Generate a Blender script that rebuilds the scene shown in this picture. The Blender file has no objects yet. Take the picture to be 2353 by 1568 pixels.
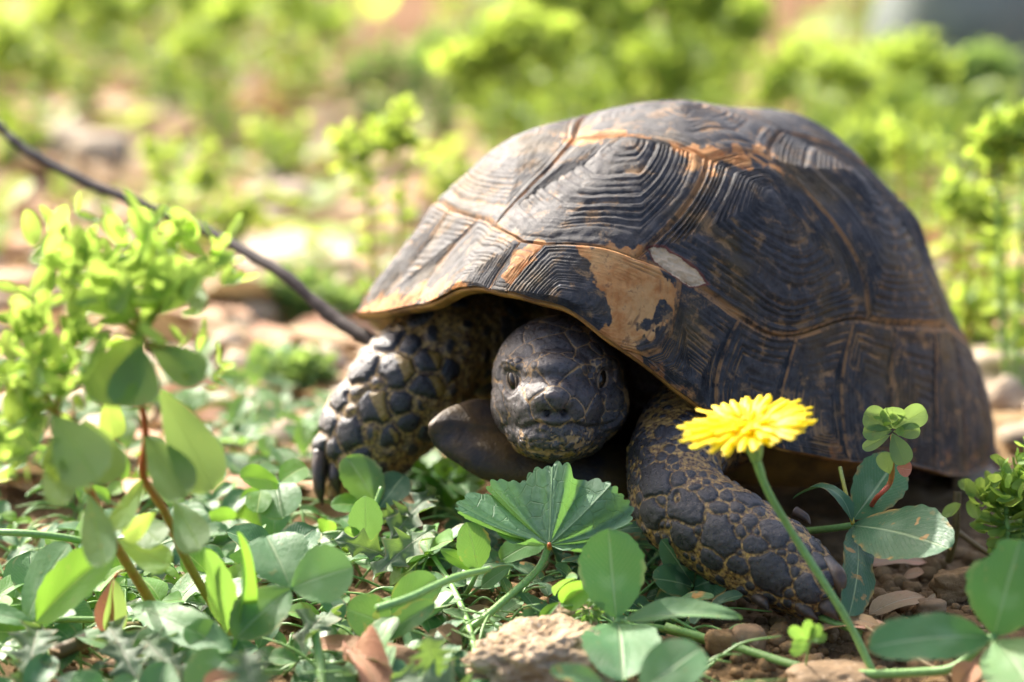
import bpy, math, random
import numpy as np
from mathutils import Vector
from mathutils.bvhtree import BVHTree
R = math.radians
rng = np.random.default_rng(7)
random.seed(7)
sc = bpy.context.scene
COL = sc.collection
# ------------------------------------------------------------------ camera (1 unit = 1 cm)
sc.unit_settings.system = 'METRIC'; sc.unit_settings.scale_length = 0.01
PITCH = R(12.0); CAMH = 17.3115
cam = bpy.data.cameras.new('camera'); camo = bpy.data.objects.new('camera', cam); COL.objects.link(camo)
camo.location = (0, -60, CAMH); camo.rotation_euler = (R(90) - PITCH, 0, 0)
cam.lens = 100; cam.sensor_width = 36; cam.clip_start = 1; cam.clip_end = 20000
cam.dof.use_dof = True; cam.dof.focus_distance = 57.4; cam.dof.aperture_fstop = 0.108
sc.camera = camo
# ------------------------------------------------------------------ sky, sun, exposure
SUN_EL, SUN_AZ = R(39), R(-37)      # azimuth from +Y (away from the camera), negative = left
w = bpy.data.worlds.new('World'); sc.world = w; w.use_nodes = True
nt = w.node_tree; bg = nt.nodes['Background']
sky = nt.nodes.new('ShaderNodeTexSky'); sky.sky_type = 'NISHITA'; sky.sun_disc = False
sky.sun_elevation = SUN_EL; sky.sun_rotation = SUN_AZ; sky.air_density = 0.6; sky.dust_density = 5.0; sky.ozone_density = 0.3
nt.links.new(sky.outputs[0], bg.inputs[0]); bg.inputs[1].default_value = 0.15
sd = Vector((math.sin(SUN_AZ) * math.cos(SUN_EL), math.cos(SUN_AZ) * math.cos(SUN_EL), math.sin(SUN_EL)))
sl = bpy.data.lights.new('sun', 'SUN'); sl.energy = 2.9; sl.angle = R(0.53); sl.color = (1, 0.945, 0.85)
so = bpy.data.objects.new('sun', sl); COL.objects.link(so); so.rotation_euler = sd.to_track_quat('Z', 'Y').to_euler()
vs = sc.view_settings; vs.view_transform = 'Standard'; vs.look = 'None'; vs.gamma = 1; vs.use_curve_mapping = False
vs.exposure = 1.84
sc.render.engine = 'CYCLES'; sc.cycles.use_denoising = True
sc.cycles.max_bounces = 8; sc.cycles.diffuse_bounces = 4; sc.cycles.transmission_bounces = 6; sc.cycles.sample_clamp_indirect = 6

# ------------------------------------------------------------------ helpers
CAMP = np.array([0, -60., CAMH]); FW = np.array([0, math.cos(PITCH), -math.sin(PITCH)])
UP = np.array([0, math.sin(PITCH), math.cos(PITCH)]); RX = np.array([1., 0, 0]); KS = 0.36 / 2353
def P(u, v, d): return CAMP + d * FW + RX * (u - 1176.5) * KS * d - UP * (v - 784) * KS * d
def Z(u, v, z=0.0):
    r = FW + RX * (u - 1176.5) * KS - UP * (v - 784) * KS
    return CAMP + r * ((z - CAMH) / r[2])
def proj(p):
    q = p - CAMP; d = q @ FW
    return 1176.5 + (q @ RX) / d / KS, 784 - (q @ UP) / d / KS, d
def unit(a): a = np.asarray(a, float); return a / (np.linalg.norm(a, axis=-1, keepdims=True) + 1e-12)
def _h(i, j, k, s):
    n = (i * 374761393 + j * 668265263 + k * 2147483647 + s * 974711) & 0xffffffff
    n = ((n ^ (n >> 13)) * 1274126177) & 0xffffffff
    n = n ^ (n >> 16)
    return (n & 0xffffff) / float(0xffffff)
def vn(p, s=0):
    p = np.asarray(p, float); f = np.floor(p).astype(np.int64); t = p - f; t = t * t * (3 - 2 * t)
    o = 0
    for a in (0, 1):
        for b in (0, 1):
            for c in (0, 1):
                wt = (t[..., 0] if a else 1 - t[..., 0]) * (t[..., 1] if b else 1 - t[..., 1]) * (t[..., 2] if c else 1 - t[..., 2])
                o = o + wt * _h(f[..., 0] + a, f[..., 1] + b, f[..., 2] + c, s)
    return o * 2 - 1
def fbm(p, n=4, s=0):
    o = 0; a = 1; tot = 0
    for i in range(n): o = o + a * vn(np.asarray(p) * 2 ** i + 17.3 * i, s + i); tot += a; a *= .55
    return o / tot * 1.6
def sstep(a, b, x): t = np.clip((x - a) / (b - a), 0, 1); return t * t * (3 - 2 * t)

def mesh_np(name, V, F, mat=None, uv=None, attrs=None, smooth=True):
    """V (n,3), F (m,4) or (m,3) int arrays, or list of such arrays"""
    me = bpy.data.meshes.new(name)
    Fs = F if isinstance(F, list) else [F]
    V = np.asarray(V, np.float32)
    me.vertices.add(len(V)); me.vertices.foreach_set('co', V.ravel())
    loops = np.concatenate([f.ravel() for f in Fs]).astype(np.int32)
    cnt = np.concatenate([np.full(len(f), f.shape[1]) for f in Fs]).astype(np.int32)
    st = np.concatenate([[0], np.cumsum(cnt)[:-1]]).astype(np.int32)
    me.loops.add(len(loops)); me.loops.foreach_set('vertex_index', loops)
    me.polygons.add(len(cnt)); me.polygons.foreach_set('loop_start', st); me.polygons.foreach_set('loop_total', cnt)
    me.update(calc_edges=True)
    if smooth: me.polygons.foreach_set('use_smooth', np.ones(len(cnt), bool))
    if uv is not None:
        l = me.uv_layers.new(name='UVMap'); l.data.foreach_set('uv', np.asarray(uv, np.float32)[loops].ravel())
    for k, a in (attrs or {}).items():
        a = np.asarray(a, np.float32)
        if a.ndim == 1: at = me.attributes.new(k, 'FLOAT', 'POINT'); at.data.foreach_set('value', a)
        else: at = me.attributes.new(k, 'FLOAT_COLOR', 'POINT'); at.data.foreach_set('color', a.ravel())
    if mat: me.materials.append(mat)
    me.validate()
    return me
def wloc(o):
    l = np.zeros(3)
    while o is not None: l = l + np.array(o.location); o = o.parent
    return l
def thing(name, label, cat, loc=(0, 0, 0), group=None):
    o = bpy.data.objects.new(name, None); COL.objects.link(o); o.location = tuple(loc); o.empty_display_size = .5
    o['label'] = label; o['category'] = cat
    if group: o['group'] = group
    return o
def tag(o, label, cat, group=None, kind=None):
    o['label'] = label; o['category'] = cat
    if group: o['group'] = group
    if kind: o['kind'] = kind
    return o
def part(name, V, F, mat, parent=None, uv=None, attrs=None, smooth=True, loc=None, kind=None):
    """mesh object given in world coordinates, parented under parent (translation-only chain)"""
    base = wloc(parent) if parent else np.zeros(3)
    l = np.zeros(3) if loc is None else np.asarray(loc, float) - base
    o = bpy.data.objects.new(name, mesh_np(name, np.asarray(V) - base - l, F, mat, uv, attrs, smooth)); COL.objects.link(o)
    o.location = tuple(l)
    if parent: o.parent = parent
    if kind: o['kind'] = kind
    return o
def grid_faces(n, m, wrap=False):
    i = np.arange(n - 1)[:, None]; j = np.arange(m if wrap else m - 1)[None]
    a = i * m + j; b = i * m + (j + 1) % m
    return np.stack([a, b, b + m, a + m], -1).reshape(-1, 4)
def smooth_path(pts, n=24):
    p = np.asarray(pts, float); 
    if len(p) == 2: t = np.linspace(0, 1, n)[:, None]; return p[0] * (1 - t) + p[1] * t
    q = np.concatenate([[2 * p[0] - p[1]], p, [2 * p[-1] - p[-2]]]); out = []
    k = max(2, n // (len(p) - 1))
    for i in range(len(p) - 1):
        a, b, c, d = q[i:i + 4]
        for t in np.linspace(0, 1, k, endpoint=False):
            out.append(.5 * ((2 * b) + (-a + c) * t + (2 * a - 5 * b + 4 * c - d) * t * t + (-a + 3 * b - 3 * c + d) * t ** 3))
    out.append(p[-1]); return np.array(out)
def tube(pts, r, n=24, m=8, rough=0.0, flat=1.0, ribs=0):
    c = smooth_path(pts, n); r = np.interp(np.linspace(0, 1, len(c)), np.linspace(0, 1, len(np.atleast_1d(r))), np.atleast_1d(r))
    T = unit(np.gradient(c, axis=0)); ref = np.array([0.13, 0.2, 1.]); 
    A = unit(np.cross(T, ref)); B = np.cross(T, A)
    th = np.linspace(0, 2 * np.pi, m, endpoint=False)
    rr = r[:, None] * (1 + (.08 * np.cos(ribs * th)[None] if ribs else 0))
    V = c[:, None] + rr[..., None] * (np.cos(th)[None, :, None] * A[:, None] * flat + np.sin(th)[None, :, None] * B[:, None])
    if rough: V = V + (rough * fbm(V * 3, 3))[..., None] * (V - c[:, None]) / (rr[..., None] + 1e-9)
    uv = np.stack(np.broadcast_arrays(np.linspace(0, 1, len(c))[:, None], (th / 6.2832)[None]), -1).reshape(-1, 2)
    V = V.reshape(-1, 3); k = len(V)
    V = np.concatenate([V, c[:1] , c[-1:]]); uv = np.concatenate([uv, uv[:1], uv[-3:-2]])
    j = np.arange(m); F3 = np.concatenate([np.stack([np.full(m, k), (j + 1) % m, j], -1), np.stack([np.full(m, k + 1), k - m + j, k - m + (j + 1) % m], -1)])
    return V, [grid_faces(len(c), m, True), F3], uv
def join(ms):
    """join list of (V, Flist, uv[, attr]) """
    Vs, Q, T, U, A = [], [], [], [], []; off = 0
    for m in ms:
        V, F, uv = m[:3]; Fl = F if isinstance(F, list) else [F]
        for f in Fl: (Q if f.shape[1] == 4 else T).append(f + off)
        Vs.append(V); U.append(uv); off += len(V)
        if len(m) > 3: A.append(m[3])
    Fs = [np.concatenate(x) for x in (Q, T) if x]
    return (np.concatenate(Vs), Fs, np.concatenate(U)) + ((np.concatenate(A),) if A else ())

# ------------------------------------------------------------------ material helper
class M:
    def __init__(s, name):
        s.m = bpy.data.materials.new(name); s.m.use_nodes = True; s.t = s.m.node_tree; s.b = s.t.nodes['Principled BSDF']; s.o = s.t.nodes['Material Output']
    def n(s, ty, **k):
        x = s.t.nodes.new('ShaderNode' + ty)
        for a, b in k.items(): setattr(x, a, b)
        return x
    def l(s, a, b): s.t.links.new(a, b)
    def val(s, x, inp):
        if hasattr(x, 'is_output') or isinstance(x, bpy.types.NodeSocket): s.l(x, inp)
        else: inp.default_value = x
    def math(s, op, a, b=0.0, c=None, clamp=False):
        x = s.n('Math', operation=op, use_clamp=clamp); s.val(a, x.inputs[0]); s.val(b, x.inputs[1])
        if c is not None: s.val(c, x.inputs[2])
        return x.outputs[0]
    def mix(s, f, a, b, mode='MIX'):
        x = s.n('Mix', data_type='RGBA', blend_type=mode); s.val(f, x.inputs[0])
        for v, i in ((a, 6), (b, 7)):
            if isinstance(v, tuple): v = tuple(v) + ((1,) if len(v) == 3 else ())
            s.val(v, x.inputs[i])
        return x.outputs[2]
    def noise(s, scale, detail=4, rough=.55, vec=None, dist=0.0, out=0):
        x = s.n('TexNoise'); x.inputs['Scale'].default_value = scale; x.inputs['Detail'].default_value = detail
        x.inputs['Roughness'].default_value = rough; x.inputs['Distortion'].default_value = dist
        s.l(vec if vec is not None else s.pos(), x.inputs['Vector']); return x.outputs[out]
    def pos(s):
        if not hasattr(s, '_p'): s._p = s.n('NewGeometry').outputs['Position']
        return s._p
    def obj(s):
        if not hasattr(s, '_q'): s._q = s.n('TexCoord').outputs['Object']
        return s._q
    def ramp(s, x, a, b, lo=0.0, hi=1.0):
        r = s.n('MapRange', interpolation_type='SMOOTHSTEP'); s.val(x, r.inputs[0]); r.inputs[1].default_value = a; r.inputs[2].default_value = b
        r.inputs[3].default_value = lo; r.inputs[4].default_value = hi; return r.outputs[0]
    def attr(s, name, out='Fac'): return s.n('Attribute', attribute_name=name).outputs[out]
    def sep(s, c):
        x = s.n('SeparateColor'); s.l(c, x.inputs[0]); return x.outputs
    def uv(s):
        x = s.n('SeparateXYZ'); s.l(s.n('UVMap').outputs[0], x.inputs[0]); return x.outputs
    def bump(s, h, dist, strength=1.0, to=True):
        x = s.n('Bump'); x.inputs['Distance'].default_value = dist; x.inputs['Strength'].default_value = strength; s.l(h, x.inputs['Height'])
        if to: s.l(x.outputs[0], s.b.inputs['Normal'])
        return x.outputs[0]
    def done(s, col=None, rough=None, spec=None):
        if col is not None: s.val(tuple(col) + (1,) if isinstance(col, tuple) and len(col) == 3 else col, s.b.inputs['Base Color'])
        if rough is not None: s.val(rough, s.b.inputs['Roughness'])
        if spec is not None: s.b.inputs['Specular IOR Level'].default_value = spec
        return s.m

def leaf_mat(name, top, trans, tmix=.4, vein=(.3, .4, .2), veins=9.0, rough=.5, spots=0.0, chevron=0.0, edge=None, sheen=.35, var=.25):
    m = M(name); u = m.uv(); x = u[0]; y = m.math('SUBTRACT', u[1], .5); ay = m.math('MULTIPLY', m.math('ABSOLUTE', y), 2.0)
    rnd = m.attr('rnd'); oi = m.n('ObjectInfo').outputs['Random']; rn = m.math('FRACT', m.math('ADD', rnd, oi))
    big = m.noise(1.3, 3); fine = m.noise(9, 4)
    c = m.mix(m.math('MULTIPLY', m.ramp(big, .3, .7), .5), top, tuple(a * b for a, b in zip(top, (1.25, .85, .9))))
    # brightness variation leaf to leaf
    hv = m.n('HueSaturation'); m.l(m.math('MULTIPLY_ADD', rn, 2 * var, 1 - var), hv.inputs['Value']); m.l(m.math('MULTIPLY_ADD', rn, -.05, .525), hv.inputs['Hue'])
    m.l(c, hv.inputs['Color']); c = hv.outputs[0]
    sv = m.math('FRACT', m.math('MULTIPLY_ADD', x, veins, m.math('MULTIPLY', ay, -veins * .42)))
    sv = m.math('ABSOLUTE', m.math('SUBTRACT', sv, .5)); side = m.ramp(sv, .0, .09, 1, 0)
    mid = m.ramp(ay, .02, .075, 1, 0)
    vm = m.math('MAXIMUM', mid, m.math('MULTIPLY', side, .35))
    c = m.mix(m.math('MULTIPLY', vm, .7), c, vein); c = m.mix(m.math('MULTIPLY', m.ramp(m.noise(26, 3, .6), .64, .72), .35), c, (.34, .36, .27)); c = m.mix(m.math('MULTIPLY', m.ramp(m.noise(4.5, 3, .6), .66, .70), .5), c, (.28, .24, .09))
    if chevron:
        f = m.math('ADD', x, m.math('MULTIPLY', ay, -.12)); f = m.math('ADD', f, m.math('MULTIPLY', m.math('SUBTRACT', fine, .5), .12))
        f = m.ramp(m.math('ABSOLUTE', m.math('SUBTRACT', f, .38)), .03, .14, 1, 0)
        f = m.math('MULTIPLY', f, m.ramp(ay, .2, .6, 1, 0)); c = m.mix(m.math('MULTIPLY', f, chevron), c, (.33, .45, .27))
    tm = tmix
    if spots:
        sp = m.math('ADD', m.ramp(m.noise(3.0, 2, .5), .66 - spots * .05, .70 - spots * .05), 0.0)
        sp = m.math('MULTIPLY', sp, m.ramp(m.noise(1.1, 1), .45, .55))
        c = m.mix(sp, c, (.42, .24, .07))
    if edge is not None:
        ed = m.math('MULTIPLY', m.ramp(ay, .8, .98), m.ramp(m.noise(2.5, 2), .45, .62)); c = m.mix(ed, c, edge)
    m.bump(m.math('ADD', m.math('MULTIPLY', vm, -.6), m.math('ADD', m.math('MULTIPLY', fine, .5), m.math('MULTIPLY', big, .6))), .05, .6)
    m.done(c, m.ramp(fine, .2, .8, rough - .08, rough + .12), sheen)
    tr = m.n('BsdfTranslucent'); tc = m.mix(m.math('MULTIPLY', vm, .5), trans, tuple(t * .55 for t in trans))
    hv2 = m.n('HueSaturation'); m.l(m.math('MULTIPLY_ADD', rn, 2 * var, 1 - var), hv2.inputs['Value']); m.l(tc, hv2.inputs['Color']); m.l(hv2.outputs[0], tr.inputs[0])
    mx = m.n('MixShader'); m.val(tm, mx.inputs[0]); m.l(m.b.outputs[0], mx.inputs[1]); m.l(tr.outputs[0], mx.inputs[2]); m.l(mx.outputs[0], m.o.inputs[0])
    return m.m
def stem_mat(name, a, b, rough=.45, trans=.15):
    m = M(name); u = m.uv(); n1 = m.noise(2.5, 3)
    f = m.math('ADD', m.math('MULTIPLY', m.math('SUBTRACT', n1, .5), .6), u[0])
    c = m.mix(m.ramp(f, .15, .85), a, b); c = m.mix(m.math('MULTIPLY', m.ramp(m.noise(14, 3), .45, .7), .25), c, (.02, .02, .01))
    m.bump(m.noise(20, 3), .02, .5)
    return m.done(c, rough, .4)
ML = {
 'clover': leaf_mat('clover_leaf', (.080, .215, .065), (.28, .50, .07), .36, chevron=.35, veins=14, rough=.48, edge=(.3, .3, .12)),
 'pale': leaf_mat('pale_leaf', (.105, .25, .095), (.22, .42, .08), .3, chevron=.25, veins=14, rough=.5),
 'lime': leaf_mat('lime_leaf', (.10, .28, .035), (.27, .50, .05), .45, veins=10, vein=(.45, .6, .15)),
 'mid': leaf_mat('mid_green_leaf', (.070, .20, .062), (.12, .28, .05), .18, veins=15, chevron=.25, rough=.45, edge=(.3, .3, .12)),  # medium green, low translucency; shade on some leaves is put into this colour
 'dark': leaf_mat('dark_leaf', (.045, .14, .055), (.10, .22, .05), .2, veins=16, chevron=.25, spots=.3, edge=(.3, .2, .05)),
 'spot': leaf_mat('spotted_leaf', (.085, .21, .075), (.18, .35, .05), .25, spots=1.6, edge=(.5, .32, .1), veins=12),
 'spurge': leaf_mat('spurge_leaf', (.17, .32, .07), (.48, .66, .11), .5, veins=1, vein=(.3, .45, .1), var=.3),
 'spurge_low': leaf_mat('spurge_lower_leaf', (.13, .25, .09), (.36, .52, .11), .42, veins=7, vein=(.25, .4, .1), var=.2),
 'bg': leaf_mat('background_leaf', (.18, .31, .06), (.50, .64, .09), .48, veins=1, var=.4),
 'thistle': leaf_mat('thistle_leaf', (.10, .17, .09), (.2, .33, .05), .3, veins=8, vein=(.35, .35, .25), edge=(.35, .28, .15), rough=.6),
 'red': leaf_mat('reddened_leaf', (.42, .14, .10), (.6, .25, .14), .3, vein=(.5, .3, .2), veins=4, spots=1.),
 'straw': leaf_mat('straw_leaf', (.46, .33, .18), (.4, .28, .14), .2, vein=(.6, .5, .35), veins=5, rough=.75, var=.4),
 'dry': leaf_mat('dry_leaf', (.28, .16, .08), (.3, .18, .08), .2, vein=(.3, .2, .1), veins=5, rough=.75, var=.45),
}
MS = {
 'green': stem_mat('green_stem', (.17, .34, .09), (.21, .38, .10)),
 'red': stem_mat('red_stem', (.42, .045, .03), (.30, .20, .03)),
 'orange': stem_mat('orange_stem', (.50, .11, .025), (.30, .27, .035)),
 'yellow': stem_mat('yellow_stem', (.35, .30, .03), (.25, .3, .05)),
 'twig': stem_mat('grey_twig', (.028, .024, .025), (.04, .027, .022), .8),
 'straw': stem_mat('straw', (.36, .27, .13), (.28, .2, .1), .7),
 'brown': stem_mat('brown_stem', (.12, .085, .03), (.16, .13, .04), .6),
}
def pigment_nodes():
    m = M('tortoise_skin'); c4 = m.n('Attribute', attribute_name='pig'); s = m.sep(c4.outputs['Color']); al = m.attr('headm')
    n1 = m.noise(2.2, 5); n2 = m.noise(11, 6, .65); n3 = m.noise(38, 5, .7)
    scale = m.mix(m.ramp(n2, .35, .7), (.009, .009, .0105), (.034, .033, .036))
    scale = m.mix(m.math('MULTIPLY', al, .55), scale, m.mix(m.ramp(n2, .35, .65), (.030, .026, .028), (.085, .072, .068)))  # paler head scales: sky sheen and brighter shade put into the colour
    scale = m.mix(m.math('MULTIPLY', m.ramp(n3, .52, .72), .30), scale, (.15, .14, .13))
    scale = m.mix(m.math('MULTIPLY', m.ramp(m.noise(5.5, 5, .7), .55, .72), m.math('MULTIPLY_ADD', al, .2, .12)), scale, (.16, .07, .035))
    skin = m.mix(m.ramp(n1, .35, .65), (.095, .055, .028), (.06, .028, .016))
    skin = m.mix(m.ramp(n2, .40, .70), skin, (.55, .34, .09))
    skin = m.mix(m.math('MULTIPLY', al, .7), skin, (.36, .22, .10))
    vo = m.n('TexVoronoi', feature='DISTANCE_TO_EDGE'); vo.inputs['Scale'].default_value = 4.5; m.l(m.mix(.12, m.pos(), m.noise(3, 3, out=1)), vo.inputs['Vector']); cr = m.math('MULTIPLY', m.ramp(vo.outputs['Distance'], .0, .035, 1, 0), m.math('MULTIPLY', al, m.ramp(m.noise(1.2, 2), .42, .6)))
    scale = m.mix(m.math('MULTIPLY', cr, .5), scale, (.20, .14, .07))
    mask = m.ramp(m.math('ADD', m.attr('edged'), m.math('MULTIPLY', m.math('SUBTRACT', n3, .5), .5)), .35, .75)
    c = m.mix(mask, skin, scale)
    yl = m.math('MULTIPLY', m.ramp(m.math('ADD', s[1], m.math('MULTIPLY', m.math('SUBTRACT', n2, .5), .4)), .35, .65), 1.0)
    c = m.mix(yl, c, m.mix(m.ramp(n2, .3, .7), (.20, .12, .02), (.30, .19, .045)))
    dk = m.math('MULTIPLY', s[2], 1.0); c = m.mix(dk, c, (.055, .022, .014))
    m.bump(m.math('ADD', m.math('MULTIPLY', n2, .7), m.math('MULTIPLY', n3, .5)), .05, .75)
    return m.done(c, m.ramp(n2, .3, .8, .24, .48), .6)
SKIN = pigment_nodes()
def scute_mat():
    m = M('carapace_horn'); c4 = m.n('Attribute', attribute_name='pig'); s = m.sep(c4.outputs['Color']); g = m.attr('groove'); ed = m.attr('edge')
    n1 = m.noise(.9, 5, .6); n2 = m.noise(4.5, 6, .65); n3 = m.noise(22, 5, .7)
    dust = m.noise(2.2, 6, .7, dist=.6)
    dark = m.mix(m.ramp(n2, .35, .7), (.016, .0155, .0165), (.056, .054, .055))
    dark = m.mix(m.math('MULTIPLY', m.ramp(m.noise(.55, 4, .6), .48, .66), .75), dark, m.mix(n2, (.10, .058, .020), (.048, .042, .018)))
    dark = m.mix(m.math('MULTIPLY', m.ramp(n3, .5, .75), .35), dark, (.10, .09, .075))
    och = m.mix(m.ramp(n2, .35, .7), (.46, .22, .07), (.34, .13, .035)); och = m.mix(m.math('MULTIPLY', m.ramp(m.noise(1.6, 5, .6), .46, .64), .6), och, (.50, .30, .12)); och = m.mix(m.math('MULTIPLY', m.ramp(m.noise(3.2, 6, .75), .56, .66), .7), och, (.12, .045, .02))
    lines = m.math('MULTIPLY', m.ramp(g, .62, .95), m.ramp(m.math('ADD', dust, m.math('MULTIPLY', s[2], .14)), .47, .64))
    wear = m.math('MULTIPLY', m.ramp(m.math('ADD', dust, m.math('MULTIPLY', n3, .25)), .66, .80), .85)
    e2 = m.math('MULTIPLY', m.ramp(ed, .35, .8), m.ramp(m.math('ADD', n2, m.math('MULTIPLY', n1, .6)), .66, .90))
    pm = m.ramp(m.math('ADD', s[0], m.math('MULTIPLY', m.math('SUBTRACT', n2, .5), .9)), .38, .56)
    c = m.mix(m.math('MULTIPLY', lines, .85), dark, (.30, .17, .07))
    c = m.mix(m.math('MULTIPLY', wear, .85), c, m.mix(n2, (.20, .12, .055), (.30, .17, .07)))
    c = m.mix(m.math('MULTIPLY', e2, .8), c, (.34, .17, .06))
    c = m.mix(pm, c, och); c = m.mix(m.math('MULTIPLY', m.math('MULTIPLY', pm, m.ramp(g, .4, .9)), .65), c, (.10, .05, .03))
    halo = m.ramp(s[1], .05, .35); c = m.mix(m.math('MULTIPLY', halo, .8), c, (.16, .045, .025))
    c = m.mix(m.ramp(s[1], .45, .55), c, m.mix(n3, (.42, .28, .15), (.74, .57, .37)))
    c = m.mix(m.ramp(g, .93, 1.0, 0, .0), c, (0, 0, 0))
    m.bump(m.math('ADD', m.math('MULTIPLY', n2, .6), m.math('MULTIPLY', n3, .35)), .05, .7)
    return m.done(c, m.ramp(m.math('ADD', n2, m.math('MULTIPLY', pm, .1)), .3, .8, .56, .78), .27)
HORN = scute_mat()
def simple(name, c1, c2, scale, rough=.6, bump=.03, spec=.3, c3=None, fine=4):
    m = M(name); n = m.noise(scale, 6, .65); n2 = m.noise(scale * fine, 5, .7); c = m.mix(m.ramp(n, .35, .65), c1, c2)
    if c3: c = m.mix(m.ramp(n2, .55, .68), c, c3)
    m.bump(m.math('ADD', n, m.math('MULTIPLY', n2, .6)), bump, .9); return m.done(c, rough, spec)
UNDER = simple('shell_underside', (.16, .07, .02), (.42, .21, .05), 1.5, .5, .03)
BELLY = simple('belly_horn', (.05, .03, .015), (.24, .13, .03), .6, .45, .03, .4)
PLAST = simple('gular_horn', (.016, .015, .017), (.075, .045, .014), .8, .55, .06, .3)
CLAW = simple('claw_horn', (.022, .02, .02), (.07, .04, .02), 2.5, .4, .02, .5)
STONE = simple('pale_stone', (.50, .41, .30), (.34, .26, .18), 1.2, .8, .08, .2, (.3, .25, .2))
GREYS = simple('grey_boulder', (.10, .12, .11), (.15, .17, .15), .3, .85, .1, .2)
ROCK = simple('tan_rock', (.58, .45, .30), (.36, .25, .14), 2.6, .9, .16, .15, (.50, .45, .38), 5)
CRUMB = simple('soil_crumb', (.27, .175, .085), (.16, .10, .045), 1.5, .9, .08, .15, (.30, .19, .09))
PEBBLE = simple('pebble', (.26, .17, .09), (.17, .11, .055), 1.0, .7, .04, .25, (.4, .3, .2))
def soil_mat():
    m = M('soil'); n1 = m.noise(.12, 4); n2 = m.noise(1.6, 6, .7); n3 = m.noise(7, 5, .7)
    c = m.mix(m.ramp(n2, .35, .65), (.12, .075, .034), (.24, .155, .075)); c = m.mix(m.ramp(n3, .5, .72), c, (.26, .16, .075))
    y = m.n('SeparateXYZ'); m.l(m.pos(), y.inputs[0])
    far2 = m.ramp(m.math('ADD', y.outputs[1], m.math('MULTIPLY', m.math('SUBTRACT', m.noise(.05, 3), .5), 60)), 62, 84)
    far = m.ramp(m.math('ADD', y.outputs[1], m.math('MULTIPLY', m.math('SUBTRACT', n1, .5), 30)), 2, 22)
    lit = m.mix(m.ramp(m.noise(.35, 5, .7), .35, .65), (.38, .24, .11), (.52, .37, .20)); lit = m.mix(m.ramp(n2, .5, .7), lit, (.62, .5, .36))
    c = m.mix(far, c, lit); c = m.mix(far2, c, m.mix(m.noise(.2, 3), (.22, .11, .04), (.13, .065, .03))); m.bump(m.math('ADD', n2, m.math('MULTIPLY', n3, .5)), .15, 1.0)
    return m.done(c, .9, .15)
SOIL = soil_mat()

# ------------------------------------------------------------------ shell surface
NP = {'ax': 8.635, 'ay': 5.439, 'H': 9.216, 'zsf': 5.501, 'zss': 4.907, 'zsr': 3.598, 'T': 0.909, 'drf': 0.75, 'drs': 1.063, 'drr': 1.114, 'zrf': 4.339, 'zrs': 1.888, 'zrr': 1.779, 'n': 2.14, 'tx': 0.259, 'ty': -8.528, 'yaw': 31.178, 'pit': 12.445, 'rol': -7.727, 'apx': 0.03, 'zrq': 2.609, 'tz': -0.15}
S0 = .76
def dome(q):
    N = NP; q = np.atleast_2d(q); s = np.hypot(q[:, 0], q[:, 1]) + 1e-6; c = q[:, 0] / s; sn = q[:, 1] / s
    f = np.clip(c, 0, 1) ** 2; r = np.clip(-c, 0, 1) ** 2; sd_ = 1 - f - r
    k = (np.abs(c) ** N['n'] + np.abs(sn) ** N['n']) ** (-1 / N['n'])
    zs = N['zsf'] * f + N['zss'] * sd_ + N['zsr'] * r
    zr = N['zrf'] * f ** 2 + N['zrq'] * 4 * f * (1 - f) * (c > 0) * .5 + N['zrs'] * (1 - np.clip(f ** 2 + 2 * f * (1 - f) * (c > 0), 0, 1)) * (c > 0) + (c <= 0) * (N['zrs'] * sd_ + N['zrr'] * r)
    dr = N['drf'] * f + N['drs'] * sd_ + N['drr'] * r
    T = N['T']; t = np.minimum(s / S0, 1) * T; rad = np.sin(t) / np.sin(T)
    z = zs + (N['H'] - zs) * (np.cos(t) - np.cos(T)) / (1 - np.cos(T))
    wv = np.clip((s - S0) / (1 - S0), 0, None)
    x = N['ax'] * rad * k * c + wv * dr * c + N['apx'] * (1 - np.minimum(s / S0, 1) ** 2); y = N['ay'] * rad * k * sn + wv * dr * sn
    return np.stack([x, y, z + (zr - zs) * wv], -1)
_yw = R(NP['yaw']); HX = np.array([-math.sin(_yw), -math.cos(_yw), 0]); LF = np.array([math.cos(_yw), -math.sin(_yw), 0])
def pose(L):
    a, b = R(NP['pit']), R(NP['rol']); Q = L.copy(); Q[:, 2] -= 3
    y = Q[:, 1] * np.cos(b) - Q[:, 2] * np.sin(b); z = Q[:, 1] * np.sin(b) + Q[:, 2] * np.cos(b); Q[:, 1], Q[:, 2] = y, z
    x = Q[:, 0] * np.cos(a) - Q[:, 2] * np.sin(a); z = Q[:, 0] * np.sin(a) + Q[:, 2] * np.cos(a); Q[:, 0], Q[:, 2] = x, z
    Q[:, 2] += 3 + NP['tz']
    return np.array([4 + NP['tx'], 14 + NP['ty'], 0]) + Q[:, :1] * HX + Q[:, 1:2] * LF + Q[:, 2:] * np.array([0, 0, 1.])
def pol(ph, s=S0): return (s * math.cos(R(ph)), s * math.sin(R(ph)))
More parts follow.
